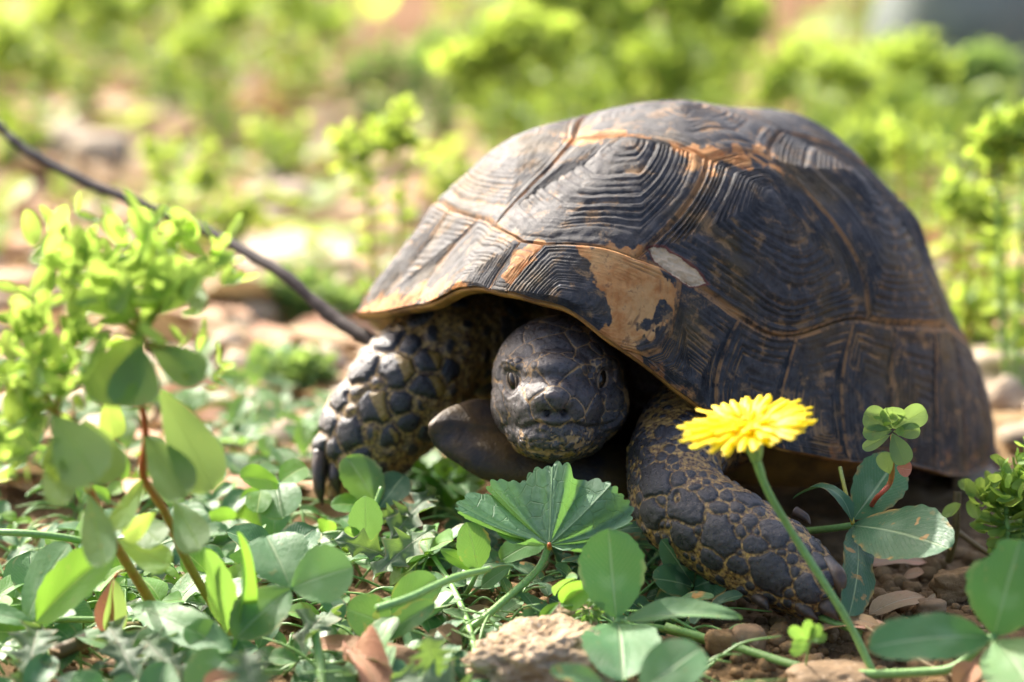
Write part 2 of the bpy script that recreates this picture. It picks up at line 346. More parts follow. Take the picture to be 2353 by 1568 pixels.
LMK = [((.80, -.045), (1165, 575)), ((.80, .045), (1248, 560)), ((1, .04), (1183, 664)), ((1, -.04), (1132, 660)),
 ((.72, .27), (1475, 565)), ((.44, .20), (1621, 370)), ((.24, .30), (1749, 345)), ((.72, -.27), (1150, 515)), ((.44, -.20), (1319, 315)),
 (pol(30), (1568, 665)), (pol(44), (1701, 732)), (pol(57), (1829, 765)), (pol(69), (1955, 749)), (pol(73), (1996, 735)), (pol(80), (2063, 751)), (pol(92), (2155, 760)),
 (pol(28, 1.0), (1415, 797)), (pol(15, 1.0), (1290, 730)), (pol(44, 1), (1645, 950)), (pol(57, 1), (1790, 1020)), (pol(69, 1), (1955, 1060)),
 ((.50, -.02), (1455, 345)), ((.40, .36), (1756, 445)), ((.255, .38), (1840, 440)), ((.27, .55), (1940, 600)),
 (pol(80, 1), (2060, 1078)), (pol(92, 1), (2150, 1092)), (pol(104, 1), (2220, 1095)), (pol(118, 1), (2268, 1062)),
 (pol(-38, 1), (880, 730)), (pol(-50, 1), (805, 735)), (pol(-15, 1), (1050, 668)),
 ((0.669, -0.743), (850, 690)), ((0.638, -0.638), (945, 600)), ((0.500, -0.500), (1050, 440)), ((0.414, -0.414), (1160, 350)), ((0.311, -0.311), (1300, 275)), ((0.208, -0.208), (1450, 245)), ((0.110, -0.099), (1580, 238)), ((-0.020, 0.046), (1750, 258)), ((-0.080, 0.179), (1880, 300)), ((-0.173, 0.267), (1990, 370)), ((-0.169, 0.379), (2035, 440)), ((-0.293, 0.451), (2100, 560)), ((-0.278, 0.624), (2170, 690)), ((-0.318, 0.713), (2215, 800)), ((-0.451, 0.782), (2285, 960))]
_lp = pose(dome(np.array([l[0] for l in LMK])))
_u, _v, _d = proj(_lp)
_t = np.array([P(l[1][0], l[1][1], d) for l, d in zip(LMK, _d)])
_anch = pose(dome(np.array([pol(a, s) for a in (150, 180, 210, 240, 265) for s in (.6, .95)])))
_c = np.concatenate([_lp, _anch]); _dl = np.concatenate([_t - _lp, np.zeros((len(_anch), 3))])
_K = lambda a, b: np.exp(-np.linalg.norm(a[:, None] - b[None], axis=-1) ** 2 / (2 * 2.6 ** 2))
_W = np.linalg.solve(_K(_c, _c) + .03 * np.eye(len(_c)), _dl)
def shell(q):
    q = np.atleast_2d(q); p3 = np.concatenate([q * 3.1, np.zeros((len(q), 1))], -1)
    q = q + .012 * np.stack([vn(p3 * 2.3, 5), vn(p3 * 2.3, 6)], -1)
    o = pose(dome(q))
    for i in range(0, len(o), 20000): o[i:i + 20000] += _K(o[i:i + 20000], _c) @ _W
    return o
def shell_n(q):
    e = .012; a = shell(q + [e, 0]) - shell(q - [e, 0]); b = shell(q + [0, e]) - shell(q - [0, e]); return unit(np.cross(a, b))

def polysd(u, v, poly):
    """signed distance in px, positive inside"""
    p = np.array(poly, float); d = np.full(u.shape, 1e9); ins = np.zeros(u.shape, bool)
    for i in range(len(p)):
        a, b = p[i], p[(i + 1) % len(p)]; e = b - a
        t = np.clip(((u - a[0]) * e[0] + (v - a[1]) * e[1]) / (e @ e), 0, 1); d = np.minimum(d, np.hypot(u - a[0] - t * e[0], v - a[1] - t * e[1]))
        cr = ((a[1] > v) != (b[1] > v)) & (u < (b[0] - a[0]) * (v - a[1]) / (b[1] - a[1] + 1e-9) + a[0]); ins ^= cr
    return np.where(ins, d, -d)
# pigment patches of the horn (outline of each ochre blotch, found on the scutes)
OCH = [[(1395, 572), (1480, 575), (1545, 650), (1558, 682), (1500, 775), (1440, 797), (1400, 792), (1372, 765), (1415, 735), (1405, 690), (1372, 660), (1335, 600), (1330, 572)],
 [(1150, 640), (1180, 590), (1235, 552), (1250, 560), (1215, 625), (1180, 655)],
 [(1520, 322), (1620, 338), (1690, 345), (1745, 345), (1790, 400), (1735, 372), (1640, 380), (1590, 388), (1555, 350)],
 [(1285, 325), (1330, 298), (1440, 298), (1500, 318), (1540, 330), (1440, 318), (1320, 330)],
 [(1400, 800), (1440, 803), (1530, 890), (1600, 945), (1560, 945), (1470, 880)],
 [(800, 735), (830, 712), (900, 680), (1010, 650), (1075, 662), (960, 695), (880, 735)]]
ISL = [(1455, 765), (1475, 725), (1515, 705), (1535, 715), (1500, 760)]
BONE = [(1488, 566), (1530, 570), (1598, 618), (1628, 652), (1585, 657), (1548, 636), (1505, 592)]
tort = thing('tortoise', 'dark brown and black tortoise with ridged domed shell walking towards the camera', 'tortoise', Z(1400, 1250, 0))

def scute(poly, areola, nr, na, rings, bulge, amp, lift=0.0, label=None, rim=False, seed=0):
    poly = np.array(poly, float); A = np.array(areola, float)
    e = np.roll(poly, -1, 0) - poly; L = np.hypot(*e.T); cum = np.concatenate([[0], np.cumsum(L)])
    # sample perimeter keeping corners
    B = []; 
    for i in range(len(poly)):
        k = max(2, int(round(na * L[i] / cum[-1])))
        for t in np.arange(k) / k: B.append(poly[i] + e[i] * t)
    B = np.array(B); na = len(B)
    t = np.linspace(0, 1, nr) ** .9
    # rings keep sharp corners near the edge and round off towards the areola
    dirs = B - A; rr = np.hypot(*dirs.T)
    q = A + t[:, None, None] * dirs[None]; Q = q.reshape(-1, 2)
    tt = np.repeat(t, na); base = shell(Q); n = shell_n(Q)
    # round gauge: the outline's radius blurred along the perimeter, taken in real lengths
    r3 = np.linalg.norm(shell(B) - shell(A[None]), axis=1); kk = np.exp(-(np.minimum(np.arange(na), na - np.arange(na)) / (na * .075)) ** 2); kk /= kk.sum()
    rb = np.real(np.fft.ifft(np.fft.fft(r3) * np.fft.fft(kk))); ts = tt * np.tile(r3 / rb, nr)
    wl = (.75 + .25 * tt) if rim else (.25 + .75 * tt ** 1.5); lev = tt * wl + ts * (1 - wl); sp = lev + .035 * np.sin(lev * 9 + seed) + .02 * np.sin(lev * 23 + 2 * seed)
    ph = sp * rings + .25 * fbm(base * .55, 2, 11 + seed) + .09 * fbm(base * 1.6, 3, 31 + seed) + .03 * fbm(base * 6, 2, 37 + seed)
    g = (.5 + .5 * np.cos(2 * np.pi * ph)) ** 1.8 * np.clip(.75 + .9 * fbm(base * 1.1, 3, 81 + seed), .15, 1.3)
    g2 = (.5 + .5 * np.cos(2 * np.pi * ph * 2.7 + 1)) ** 2
    env = sstep(.02, .18, tt)
    edg = sstep(.955, 1.0, tt)
    u_, v_, _ = proj(base)
    wob = 8 * fbm(base * 1.6, 4, 3) + 26 * fbm(base * [3.5, 3.5, 1.2], 4, 13); och = np.full(len(Q), -99.)
    for o in OCH: och = np.maximum(och, polysd(u_, v_, o) + wob)
    och = np.minimum(och, -(polysd(u_, v_, ISL) + wob)); ochm = sstep(-24, 24, och)
    if rim: ochm = np.maximum(ochm, .42 * sstep(.86, 1, np.hypot(*Q.T)) * sstep(.0, .5, fbm(base * [1.6, 1.6, .8], 3, 61) + .35) * (abs(A[1]) > .5))
    bone = sstep(-10, 10, polysd(u_, v_, BONE) + 4 * fbm(base * 4, 3, 8)) 
    ampv = amp * (1 + .6 * fbm(base * .6, 2, 50 + seed)) * (1 - .3 * ochm)
    h = lift * (1 - edg * .6) + bulge * (.45 * np.exp(-(ts * 2.6) ** 2) + .6 * (1 - np.clip(ts, 0, 1) ** 2) ** 2) * (1 - tt ** 6) - ampv * env * (g + .3 * g2) - .085 * edg * (0.3 if rim else 1) + .018 * fbm(base * 2.5, 4, 70) \
        - .07 * sstep(.45, .6, bone) + .06 * sstep(.45, .6, bone) * fbm(base * 8, 3, 5)
    if rim:   # keep the free rim from pinching
        sr = np.hypot(*Q.T); h = h + .07 * edg * sstep(.985, 1, sr)
    V = base + n * h[:, None]
    pig = np.stack([ochm, bone, np.full(len(Q), random.random()), np.ones(len(Q))], -1)
    uv = np.stack([np.tile(np.arange(na) / na, nr), tt], -1)
    o = part('scute', V, grid_faces(nr, na, True), HORN, tort, uv, {'pig': pig, 'groove': g * env, 'edge': sstep(.925, .985, tt)}, loc=V.mean(0))
    if label: o['label'] = label
    return o
def mir(p): return [(a, -b) for a, b in p][::-1]
def arc(a, b, s=S0, n=6): return [pol(x, s) for x in np.linspace(a, b, n)]
NUC = [(.80, .045), (1, .04), (1, -.04), (.80, -.045)]
scute(NUC, (.93, 0), 26, 80, 4, .03, .012, .03, 'narrow orange nuchal scute')
scute([(.80, .045), (.80, -.045), (.72, -.27), (.44, -.20), (.44, .20), (.72, .27)], (.50, -.01), 130, 300, 13, .25, .045, label='ridged grey front vertebral scute', seed=1)
scute([(.44, .20), (.44, -.20), (.22, -.30), (.05, -.21), (.05, .21), (.24, .30)], (.20, 0), 60, 160, 13, .04, .03, seed=2)
scute([(.05, .21), (.05, -.21), (-.14, -.31), (-.32, -.20), (-.32, .20), (-.14, .31)], (-.16, 0), 40, 120, 12, .2, .03, seed=3)
scute([(-.32, .20), (-.32, -.20), (-.48, -.28), (-.60, -.18), (-.60, .18), (-.48, .28)], (-.46, 0), 30, 90, 9, .2, .03, seed=4)
V5 = [(-.60, .18), (-.60, -.18), (-.70, -.26)] + [(a, -b) for a, b in arc(160, 180, S0, 4)] + arc(180, 160, S0, 4)[1:] + [(-.70, .26)]
scute(V5, (-.68, 0), 24, 90, 8, .15, .03, seed=5)
C1 = [(.72, .27), (.44, .20), (.24, .30)] + arc(73, 30, S0, 10)
C2 = [(.24, .30), (.05, .21), (-.14, .31)] + arc(101, 73, S0, 8)
C3 = [(-.14, .31), (-.32, .20), (-.48, .28)] + arc(130, 101, S0, 7)
C4 = [(-.48, .28), (-.60, .18), (-.70, .26)] + arc(160, 130, S0, 6)
for i, (pl, ar, nr, na, rg) in enumerate([(C1, (.40, .36), 150, 330, 16), (C2, (.045, .40), 100, 220, 16), (C3, (-.26, .43), 40, 120, 12), (C4, (-.55, .44), 30, 90, 10)]):
    scute(pl, ar, nr, na, rg, (.25, .36, .3, .25)[i], (.05, .05, .04, .03)[i], label='dark costal scute with broad curved growth ridges' if i == 0 else None, seed=10 + i)
    scute(mir(pl), (ar[0], -ar[1]), max(30, nr // 2), max(90, na // 2), rg, .16, .03, seed=20 + i)
SEAM12 = [pol(32.5, .82), pol(34, .88), pol(33.5, .94), pol(31.5, .98), pol(28, 1.0)]
MB = [0, 30, 44, 57, 69, 80, 92, 104, 117, 131, 147, 160, 180]
for i in range(12):
    a, b = MB[i], MB[i + 1]
    if i == 0: pl = [(.80, .045), (.72, .27), pol(30)] + SEAM12 + arc(28, 3.5, 1.0, 10)[1:]; pl[-1] = (1, .04); ar = (.95, .24)
    elif i == 11: pl = arc(160, 180, S0, 4) + arc(180, 160, 1.0, 5); ar = pol(172, .95)
    elif i == 1: pl = arc(a, b, S0, 5) + arc(b, 28, 1.0, 6) + SEAM12[::-1][1:]; ar = pol(a + (b - a) * .78, .955)
    else: pl = arc(a, b, S0, 5) + arc(b, a, 1.0, 6); ar = pol(a + (b - a) * .78, .955)
    near = i < 6
    big = i in (0, 1)
    scute(pl, ar, 110 if big else 70 if near else 34, 260 if big else 160 if near else 80, (15, 15, 11, 10, 9, 9)[i] if near else 8, .06, .032 if not big else .03, .10 if i == 0 else 0.0,
          label='orange and black blotched scute over the head' if i == 0 else None, rim=True, seed=40 + i)
    scute(mir(pl), (ar[0], -ar[1]), 70 if i < 3 else 30, 180 if i < 3 else 80, 12 if i < 3 else 8, .06, .025, .03 if i == 0 else 0, rim=True, seed=60 + i)
# bony layer below the scutes and the shell's underside rim
th = np.linspace(0, 2 * np.pi, 240, endpoint=False); rows = []
ss = np.concatenate([np.linspace(.02, .985, 46)])
for s_ in ss:
    q = np.stack([s_ * np.cos(th), s_ * np.sin(th)], -1); rows.append(shell(q) - shell_n(q) * (.16 if s_ < .9 else .16 - (s_ - .9) * 1.2))
q1 = np.stack([np.cos(th), np.sin(th)], -1); r1 = shell(q1); n1 = shell_n(q1 * .98); ctr = shell(np.array([[0, 0.]]))[0] - [0, 0, 4]
inw = unit((ctr - r1) * [1, 1, .2])
rows.append(r1 - n1 * .03); rows.append(r1 - n1 * .12 + inw * .0); rows.append(r1 - n1 * .22 + inw * .1)
for k, (dn, di) in enumerate([(.34, .5), (.45, 1.0), (.55, 1.6), (.6, 2.2)]):
    q = q1 * (1 - di * .075); rows.append(shell(q) - shell_n(q) * dn)
V = np.array(rows).reshape(-1, 3); o = part('shell_underside', V, grid_faces(len(rows), 240, True), UNDER, tort)

# ------------------------------------------------------------------ body: one continuous skin
parts = []
def ell(c, rad, rot=None, n=22):
    a = np.linspace(0, np.pi, n)[:, None]; b = np.linspace(0, 2 * np.pi, n * 2, endpoint=False)[None]
    L = np.stack(np.broadcast_arrays(np.sin(a) * np.cos(b), np.sin(a) * np.sin(b), np.cos(a)), -1).reshape(-1, 3) * np.asarray(rad)
    ax = rot if rot is not None else np.array([RX, FW, UP])
    V = np.asarray(c) + L @ ax; parts.append((V, grid_faces(n, 2 * n, True), np.zeros((len(V), 2))))
def limb(pts, rs, n=40, m=28):
    c = smooth_path(pts, n); r = np.interp(np.linspace(0, 1, len(c)), np.linspace(0, 1, len(rs)), rs); 
    V, F, uv = tube(pts, rs, n, m); parts.append((V, F, uv))
    for i in (0, -1): ell(c[i], [r[i]] * 3, n=14)
HD = 59.6
ell(P(1282, 872, HD + .5), (1.40, 1.75, 1.36)); ell(P(1287, 925, HD + .35), (1.47, 1.55, 1.12)); ell(P(1278, 930, HD - .75), (.98, 1.15, .80))
ell(P(1272, 915, HD - 1.45), (.56, .62, .42)); ell(P(1277, 1000, HD - .85), (.82, .95, .55)); ell(P(1280, 985, HD), (1.1, 1.2, .72))
ell(P(1277, 850, HD - .75), (.75, .9, .45)); ell(P(1274, 965, HD - 1.45), (.5, .45, .36))
for uu in (1195, 1367): ell(P(uu, 838, HD - .42), (.40, .55, .24))
limb([P(1300, 900, HD + 1), P(1330, 880, HD + 4), P(1390, 850, HD + 8)], [1.15, 1.35, 1.9])
# image-left front leg
LD = 63.6
limb([P(1260, 800, LD + 5), P(1120, 790, LD + 2), P(1010, 790, LD + .3)], [1.6, 1.45, 1.15])
limb([P(1010, 805, LD + .2), P(930, 900, LD - .2), P(850, 1010, LD - .3), P(815, 1085, LD + .1)], [1.15, 1.35, 1.15, .85])
limb([P(800, 960, LD - .2), P(765, 1030, LD - .4)], [.62, .45])
# image-right front leg
limb([P(1700, 930, 65), P(1600, 980, 61), P(1545, 1060, 59)], [1.5, 1.15, .98])
limb([P(1545, 1060, 59), P(1570, 1160, 57.9), P(1680, 1235, 57.2), P(1790, 1300, 56.8), P(1862, 1350, 56.4)], [.98, 1.02, 1.0, .93, .68])
limb([P(1850, 1290, 56.9), P(1905, 1330, 56.3)], [.5, .33])
limb([P(1660, 1290, 57.0), P(1745, 1372, 56.4)], [.5, .18])
# trunk inside the shell, and hind legs
bc = shell(np.array([[0, 0.]]))[0]
ell(np.array([bc[0] - .3, bc[1] + 1.2, 3.6]), (7.0, 4.6, 2.5), np.array([HX, LF, [0, 0, 1.]]), 30)
limb([P(2050, 980, 70), P(2180, 1060, 70), P(2230, 1120, 69.5)], [1.6, 1.2, .8])
limb([P(1300, 900, 78), P(1050, 880, 77), P(1010, 900, 76)], [1.4, 1.1, .8])
BV, BF, _ = join(parts)
tmp = bpy.data.objects.new('tmp', mesh_np('tmp', BV, BF)); COL.objects.link(tmp)
md = tmp.modifiers.new('r', 'REMESH'); md.mode = 'VOXEL'; md.voxel_size = .034
md = tmp.modifiers.new('s', 'SMOOTH'); md.factor = .5; md.iterations = 18
dg = bpy.context.evaluated_depsgraph_get(); ev = tmp.evaluated_get(dg); me = ev.to_mesh()
nv = len(me.vertices); bv = np.empty(nv * 3, np.float32); me.vertices.foreach_get('co', bv); bv = bv.reshape(-1, 3).astype(float)
nl = len(me.loops); lv = np.empty(nl, np.int32); me.loops.foreach_get('vertex_index', lv); lt = np.empty(len(me.polygons), np.int32); me.polygons.foreach_get('loop_total', lt)
assert (lt == 4).all(); bf = lv.reshape(-1, 4)
vnm = np.empty(nv * 3, np.float32); me.vertices.foreach_get('normal', vnm); vnm = vnm.reshape(-1, 3).astype(float)
bvh = BVHTree.FromPolygons([tuple(x) for x in bv], [tuple(int(i) for i in f) for f in bf])
ev.to_mesh_clear(); bpy.data.objects.remove(tmp)
def hit(u, v, fb=59.):
    r = P(u, v, 1.) - CAMP; h_ = bvh.ray_cast(Vector(CAMP), Vector(unit(r)))
    return (np.array(h_[0]), np.array(h_[1])) if h_[0] is not None else (None, None)
seeds = []   # centre, A axis, B axis, ra, rb, yellow, kind(0 head,1 left leg,2 right leg)
def seed(u, v, a, b, ang=0, yel=0, kind=0):
    c, n = hit(u, v)
    if c is None: return
    ca, sa = math.cos(R(ang)), -math.sin(R(ang)); d = proj(c)[2]; k = KS * d
    A = RX * ca + UP * (-sa); B = -RX * sa * -1 + UP * ca
    A = RX * ca - UP * sa; B = np.cross(n, A); A = unit(A - n * (A @ n)); B = unit(np.cross(n, A))
    f = 1 / max(.45, abs(n @ FW))
    seeds.append((c, A, B, a * k * (1 if abs(A @ FW) < .3 else min(f, 1.6)), b * k * (1 if abs(B @ FW) < .3 else min(f, 1.6)), yel, kind))
for x, y, a, b, g in [(700, 640, 190, 105, 0), (690, 470, 160, 68, 0), (590, 350, 120, 65, -10), (400, 420, 85, 55, -60), (310, 470, 50, 45, 0), (510, 325, 48, 26, -10), (925, 540, 62, 60, 0),
   (850, 430, 70, 60, -30), (455, 520, 60, 32, -15), (515, 565, 50, 40, -30), (560, 752, 76, 92, -20), (850, 765, 82, 90, 30), (700, 850, 90, 66, 0), (580, 905, 55, 70, 0), (840, 925, 60, 80, 0),
   (415, 580, 26, 22, 0), (375, 612, 22, 20, 0), (445, 630, 30, 26, 0), (420, 680, 20, 22, 0), (465, 690, 24, 26, 0), (350, 600, 18, 22, 0), (480, 600, 18, 18, 0),
   (1000, 590, 30, 26, 0), (950, 640, 28, 30, 0), (1010, 640, 24, 24, 0), (945, 690, 22, 26, 0), (985, 690, 18, 24, 0), (1045, 600, 24, 26, 0), (960, 590, 24, 20, 0),
   (275, 850, 48, 105, 0), (345, 870, 30, 60, 20), (270, 640, 42, 100, 0), (400, 985, 100, 72, 0), (270, 1010, 45, 70, 0), (1130, 860, 58, 100, 0), (1000, 970, 80, 60, 0), (1150, 700, 40, 70, 0),
   (1100, 1030, 60, 60, 0), (350, 1130, 60, 45, -40), (230, 940, 30, 60, 0),
   (705, 1010, 95, 45, 0), (1060, 470, 60, 50, 0), (700, 300, 120, 50, 0), (450, 330, 60, 40, 30), (340, 370, 40, 50, 0)]:
    seed(1057 + .3165 * x, 643.4 + .3165 * y, a * .3165, b * .3165, g, 0, 0)
for x, y, a, b, g, yl in [(545, 385, 105, 52, 42, 0), (370, 570, 115, 62, 48, 0), (225, 755, 88, 62, 52, 0), (140, 930, 78, 60, 60, 0), (95, 1065, 50, 48, 0, 0), (745, 240, 80, 42, 5, 0), (690, 420, 60, 62, 0, 0),
   (840, 350, 48, 70, 0, 0), (610, 580, 98, 92, 0, 1), (820, 525, 88, 70, 0, 1), (820, 690, 95, 78, 0, 1), (450, 835, 98, 105, 0, 1), (635, 810, 72, 68, 0, 0), (690, 930, 60, 60, 0, 0), (960, 600, 55, 70, 0, 0),
   (300, 1010, 78, 105, 0, 0), (560, 1030, 60, 70, 0, .6), (955, 430, 40, 50, 0, 0), (470, 670, 42, 36, 0, 0), (340, 720, 40, 36, 0, 0), (300, 850, 36, 36, 0, 0), (1040, 500, 36, 40, 0, 0), (440, 1000, 50, 60, 0, .7),
   (620, 300, 40, 30, 0, 0), (180, 1110, 46, 60, 0, 0), (760, 820, 40, 50, 0, .6)]:
    seed(698.5 + .3517 * x, 643.4 + .3517 * y, a * .3517 * 1.12, b * .3517 * 1.12, g, yl, 1)
for x, y, a, b, g in [(160, 430, 45, 60, 0), (245, 265, 27, 20, 0), (185, 305, 34, 28, 30), (300, 395, 38, 28, 0), (300, 335, 28, 17, 0), (250, 445, 36, 28, 0), (215, 575, 68, 84, 0), (355, 575, 50, 36, 0), (400, 765, 118, 88, -48),
   (610, 935, 128, 98, -52), (540, 670, 48, 42, 0), (655, 688, 42, 34, 0), (610, 760, 54, 40, 0), (720, 752, 44, 34, 0), (790, 705, 95, 42, -28), (800, 850, 45, 50, 0), (745, 905, 36, 36, 0), (835, 985, 62, 58, 0),
   (950, 910, 92, 66, -35), (700, 825, 32, 28, 0), (930, 1170, 140, 96, -42), (1060, 1080, 34, 38, 0), (1075, 1160, 34, 34, 0), (990, 1030, 30, 24, 0), (190, 790, 60, 90, 0), (240, 720, 30, 42, 0), (385, 920, 92, 66, -50),
   (720, 1110, 62, 48, -30), (1130, 1010, 50, 34, -30), (1220, 1090, 64, 46, -35), (1210, 985, 55, 34, -30), (1300, 1100, 50, 50, 0), (1150, 1260, 95, 70, -42), (1260, 1200, 55, 60, 0), (460, 630, 38, 20, 0),
   (530, 600, 26, 18, 0), (600, 630, 30, 22, 0), (345, 500, 26, 22, 0), (430, 545, 24, 22, 0), (500, 550, 26, 22, 0), (660, 620, 34, 20, 0), (300, 510, 26, 20, 0), (560, 1080, 70, 50, -50), (1060, 1000, 30, 30, 0), (350, 700, 20, 30, 0), (860, 770, 40, 30, 0)]:
    seed(1424.6 + .375 * x, 882.3 + .375 * y, a * .375, b * .375, g, 0, 2)
# regions
LCEN = smooth_path([P(1120, 790, LD + 2), P(1010, 790, LD + .3), P(930, 900, LD - .2), P(850, 1010, LD - .3), P(790, 1110, LD)], 20)
RCEN = smooth_path([P(1600, 980, 61), P(1545, 1060, 59), P(1570, 1160, 57.9), P(1680, 1235, 57.2), P(1790, 1300, 56.8), P(1890, 1370, 56.4)], 20)
HC = P(1280, 900, HD)
def mind(V, C): return np.min(np.linalg.norm(V[:, None] - C[None], axis=-1), 1)
dH = np.linalg.norm(bv - HC, axis=1); dL = mind(bv, LCEN); dR = mind(bv, RCEN)
front = np.where((dH < 2.9) | (dL < 2.2) | (dR < 1.8))[0]
cen = np.array([s[0] for s in seeds]); srad = np.array([(s[3] + s[4]) / 2 for s in seeds])
extra = []; ek = []
perm = rng.permutation(front)
E = [(list(s[0]), (s[3] + s[4]) / 2 * .9) for s in seeds]
Ec = np.array([e[0] for e in E]); Er = np.array([e[1] for e in E])
for vi in perm[:9000]:
    p = bv[vi]; 
    kd = int(np.argmin([dH[vi] / 1.9, dL[vi] / 1.3, dR[vi] / 1.0])); r = (.12, .20, .10)[kd] * (0.7 + .6 * random.random())
    if len(seeds) > 900: break
    if (np.linalg.norm(Ec - p, axis=1) > Er + r * .85).all():
        Ec = np.vstack([Ec, p]); Er = np.append(Er, r); n = vnm[vi]; A = unit(np.cross(n, rng.normal(size=3))); seeds.append((p, A, np.cross(n, A), r * 1.1, r * .9, 0, kd))
SC = np.array([s[0] for s in seeds]); SA = np.array([s[1] for s in seeds]); SB = np.array([s[2] for s in seeds]); SR = np.array([s[3] for s in seeds]); SQ = np.array([s[4] for s in seeds])
SY = np.array([s[5] for s in seeds], float); SK = np.array([s[6] for s in seeds]); SN = np.cross(SA, SB)
disp = np.zeros(nv); mask = np.zeros(nv); yel = np.zeros(nv); headm = np.zeros(nv); F1 = np.ones(nv) * 9
for i in range(0, len(front), 4000):
    ix = front[i:i + 4000]; warp = .035 * np.stack([fbm(bv[ix] * 3.5, 2, 90 + k) for k in range(3)], -1)
    D = (bv[ix] + warp)[:, None] - SC[None]
    e = np.sqrt((np.einsum('ijk,jk->ij', D, SA) / SR) ** 2 + (np.einsum('ijk,jk->ij', D, SB) / SQ) ** 2 + (np.einsum('ijk,jk->ij', D, SN) / np.maximum(SR, SQ)) ** 2 * .6)
    w_ = e * np.sqrt(np.minimum(SR, SQ))[None] ** .0
    o2 = np.argpartition(w_, 1, axis=1)[:, :2]; r_ = np.arange(len(ix)); a = w_[r_, o2[:, 0]]; b = w_[r_, o2[:, 1]]; sw = a > b
    first = np.where(sw, o2[:, 1], o2[:, 0]); sec = np.where(sw, o2[:, 0], o2[:, 1]); f1 = np.minimum(a, b); f2 = np.maximum(a, b)
    sz = (np.minimum(SR, SQ))[first]; edge = (f2 - f1) * .5 * (2 * sz * (np.minimum(SR, SQ))[sec] / (sz + (np.minimum(SR, SQ))[sec]))   # ~cm to border
    kd = SK[first]; gap = np.choose(kd, [.008, .020, .014]); out = np.choose(kd, [1.6, 1.3, 1.3])
    edge = np.minimum(edge, (out - f1) * sz)
    sft = np.choose(kd, [.035, .11, .05]); h = sstep(0, 1, (edge - gap * .3) / sft)
    amp = np.choose(kd, [.032, .11, .085]) * np.clip(sz / .35, .35, 1.3)
    small = sz < .12
    disp[ix] = amp * (h * (1 - np.choose(kd, [.2, .35, .4]) * np.clip(f1, 0, 1) ** 2) - .35 + .0) + .012 * fbm(bv[ix] * 8, 3, 4)
    disp[ix] -= .02 * np.abs(fbm(bv[ix] * 6, 3, 44)) * (1 - h)
    pw = np.choose(kd, [.020, .055, .034]); mask[ix] = np.clip(edge / pw, 0, 3) * np.where((kd == 1) & (sz < .2), .3, 1) * np.where((kd == 0), .93, 1)
    off = np.einsum('ik,ik->i', D[r_, first], np.tile(RX * .8 + UP * .35, (len(ix), 1))) / sz
    yel[ix] = SY[first] * sstep(-.1, .35, off) * h
    headm[ix] = kd == 0
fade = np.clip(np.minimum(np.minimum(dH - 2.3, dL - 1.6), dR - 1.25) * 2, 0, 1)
U_, V_, D_ = proj(bv)
# face relief: nostrils, mouth line, eye sockets
def near(u, v, d, r): return np.linalg.norm((bv - P(u, v, d)) * 1.0, axis=1) / r
def surf(u, v):
    c, n = hit(u, v); return c
for uu, vv in ((1256, 949), (1297, 950)):
    c = surf(uu, vv); q = np.linalg.norm(bv - c, axis=1); disp -= .15 * np.exp(-(q / .065) ** 2.5); mask = np.maximum(mask, np.exp(-(q / .2) ** 4))
mouth = [surf(u_, v_) for u_, v_ in [(1130, 965), (1160, 982), (1200, 988), (1235, 975), (1275, 985), (1315, 976), (1350, 985), (1400, 975), (1430, 950)]]
mp = smooth_path([m_ for m_ in mouth if m_ is not None], 60); hd_i = np.where(dH < 3)[0]; dm = mind(bv[hd_i], mp)
disp[hd_i] -= .11 * np.exp(-(dm / .05) ** 2); disp[hd_i] += .03 * np.exp(-((dm - .12) / .06) ** 2); mask[hd_i] *= 1 - .5 * np.exp(-(dm / .06) ** 2)
lw = sstep(965, 1000, V_[hd_i] + 14 * fbm(bv[hd_i] * 2, 2, 7)); crust = fbm(bv[hd_i] * 6, 4, 9); vein_ = np.abs(fbm(bv[hd_i] * 3.2, 3, 19))
disp[hd_i] = disp[hd_i] * (1 - .7 * lw) + lw * (.035 * crust - .03 * (1 - sstep(0, .12, vein_)))
mask[hd_i] = mask[hd_i] * (1 - lw) + lw * np.clip(sstep(-.5, .1, crust) * sstep(.01, .10, vein_) * 1.3, 0, 1.5)
yel[hd_i] = np.maximum(.45 * sstep(.15, .55, fbm(bv[hd_i] * 2.6, 4, 26)) * sstep(1.0, 1.4, np.abs((bv[hd_i] - HC) @ RX)), yel[hd_i])
yel[hd_i] = np.maximum(yel[hd_i], .62 * sstep(-.05, .55, fbm(bv[hd_i] * 4.5, 4, 6)) * sstep(960, 1030, V_[hd_i]))
EYE = [(P(1173, 876, HD - .72), 1), (P(1388, 871, HD - .72), -1)]
for c, s_ in EYE:
    c = hit(*proj(c)[:2])[0] if hit(*proj(c)[:2])[0] is not None else c
    ea = unit(RX * .48 * s_ - UP * .88); eb = unit(RX * .88 * s_ + UP * .48)      # slanting opening, lower end towards the beak
    x_ = (bv - c) @ ea; y_ = (bv - c) @ eb; z_ = (bv - c) @ FW
    q = np.sqrt((x_ / .27) ** 2 + (y_ / .155) ** 2 + (z_ / .5) ** 2)
    disp -= .06 * np.exp(-q ** 4) + disp * .8 * np.exp(-(q / 1.6) ** 4); disp += .03 * np.exp(-((q - 1.75) / .2) ** 2) - .025 * np.exp(-((q - 1.4) / .12) ** 2)
    mask = np.where(q < 1.25, .75, mask)
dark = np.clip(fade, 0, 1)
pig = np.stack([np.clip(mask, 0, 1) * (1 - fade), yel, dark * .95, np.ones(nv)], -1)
bv2 = bv + vnm * (disp * (1 - fade))[:, None]
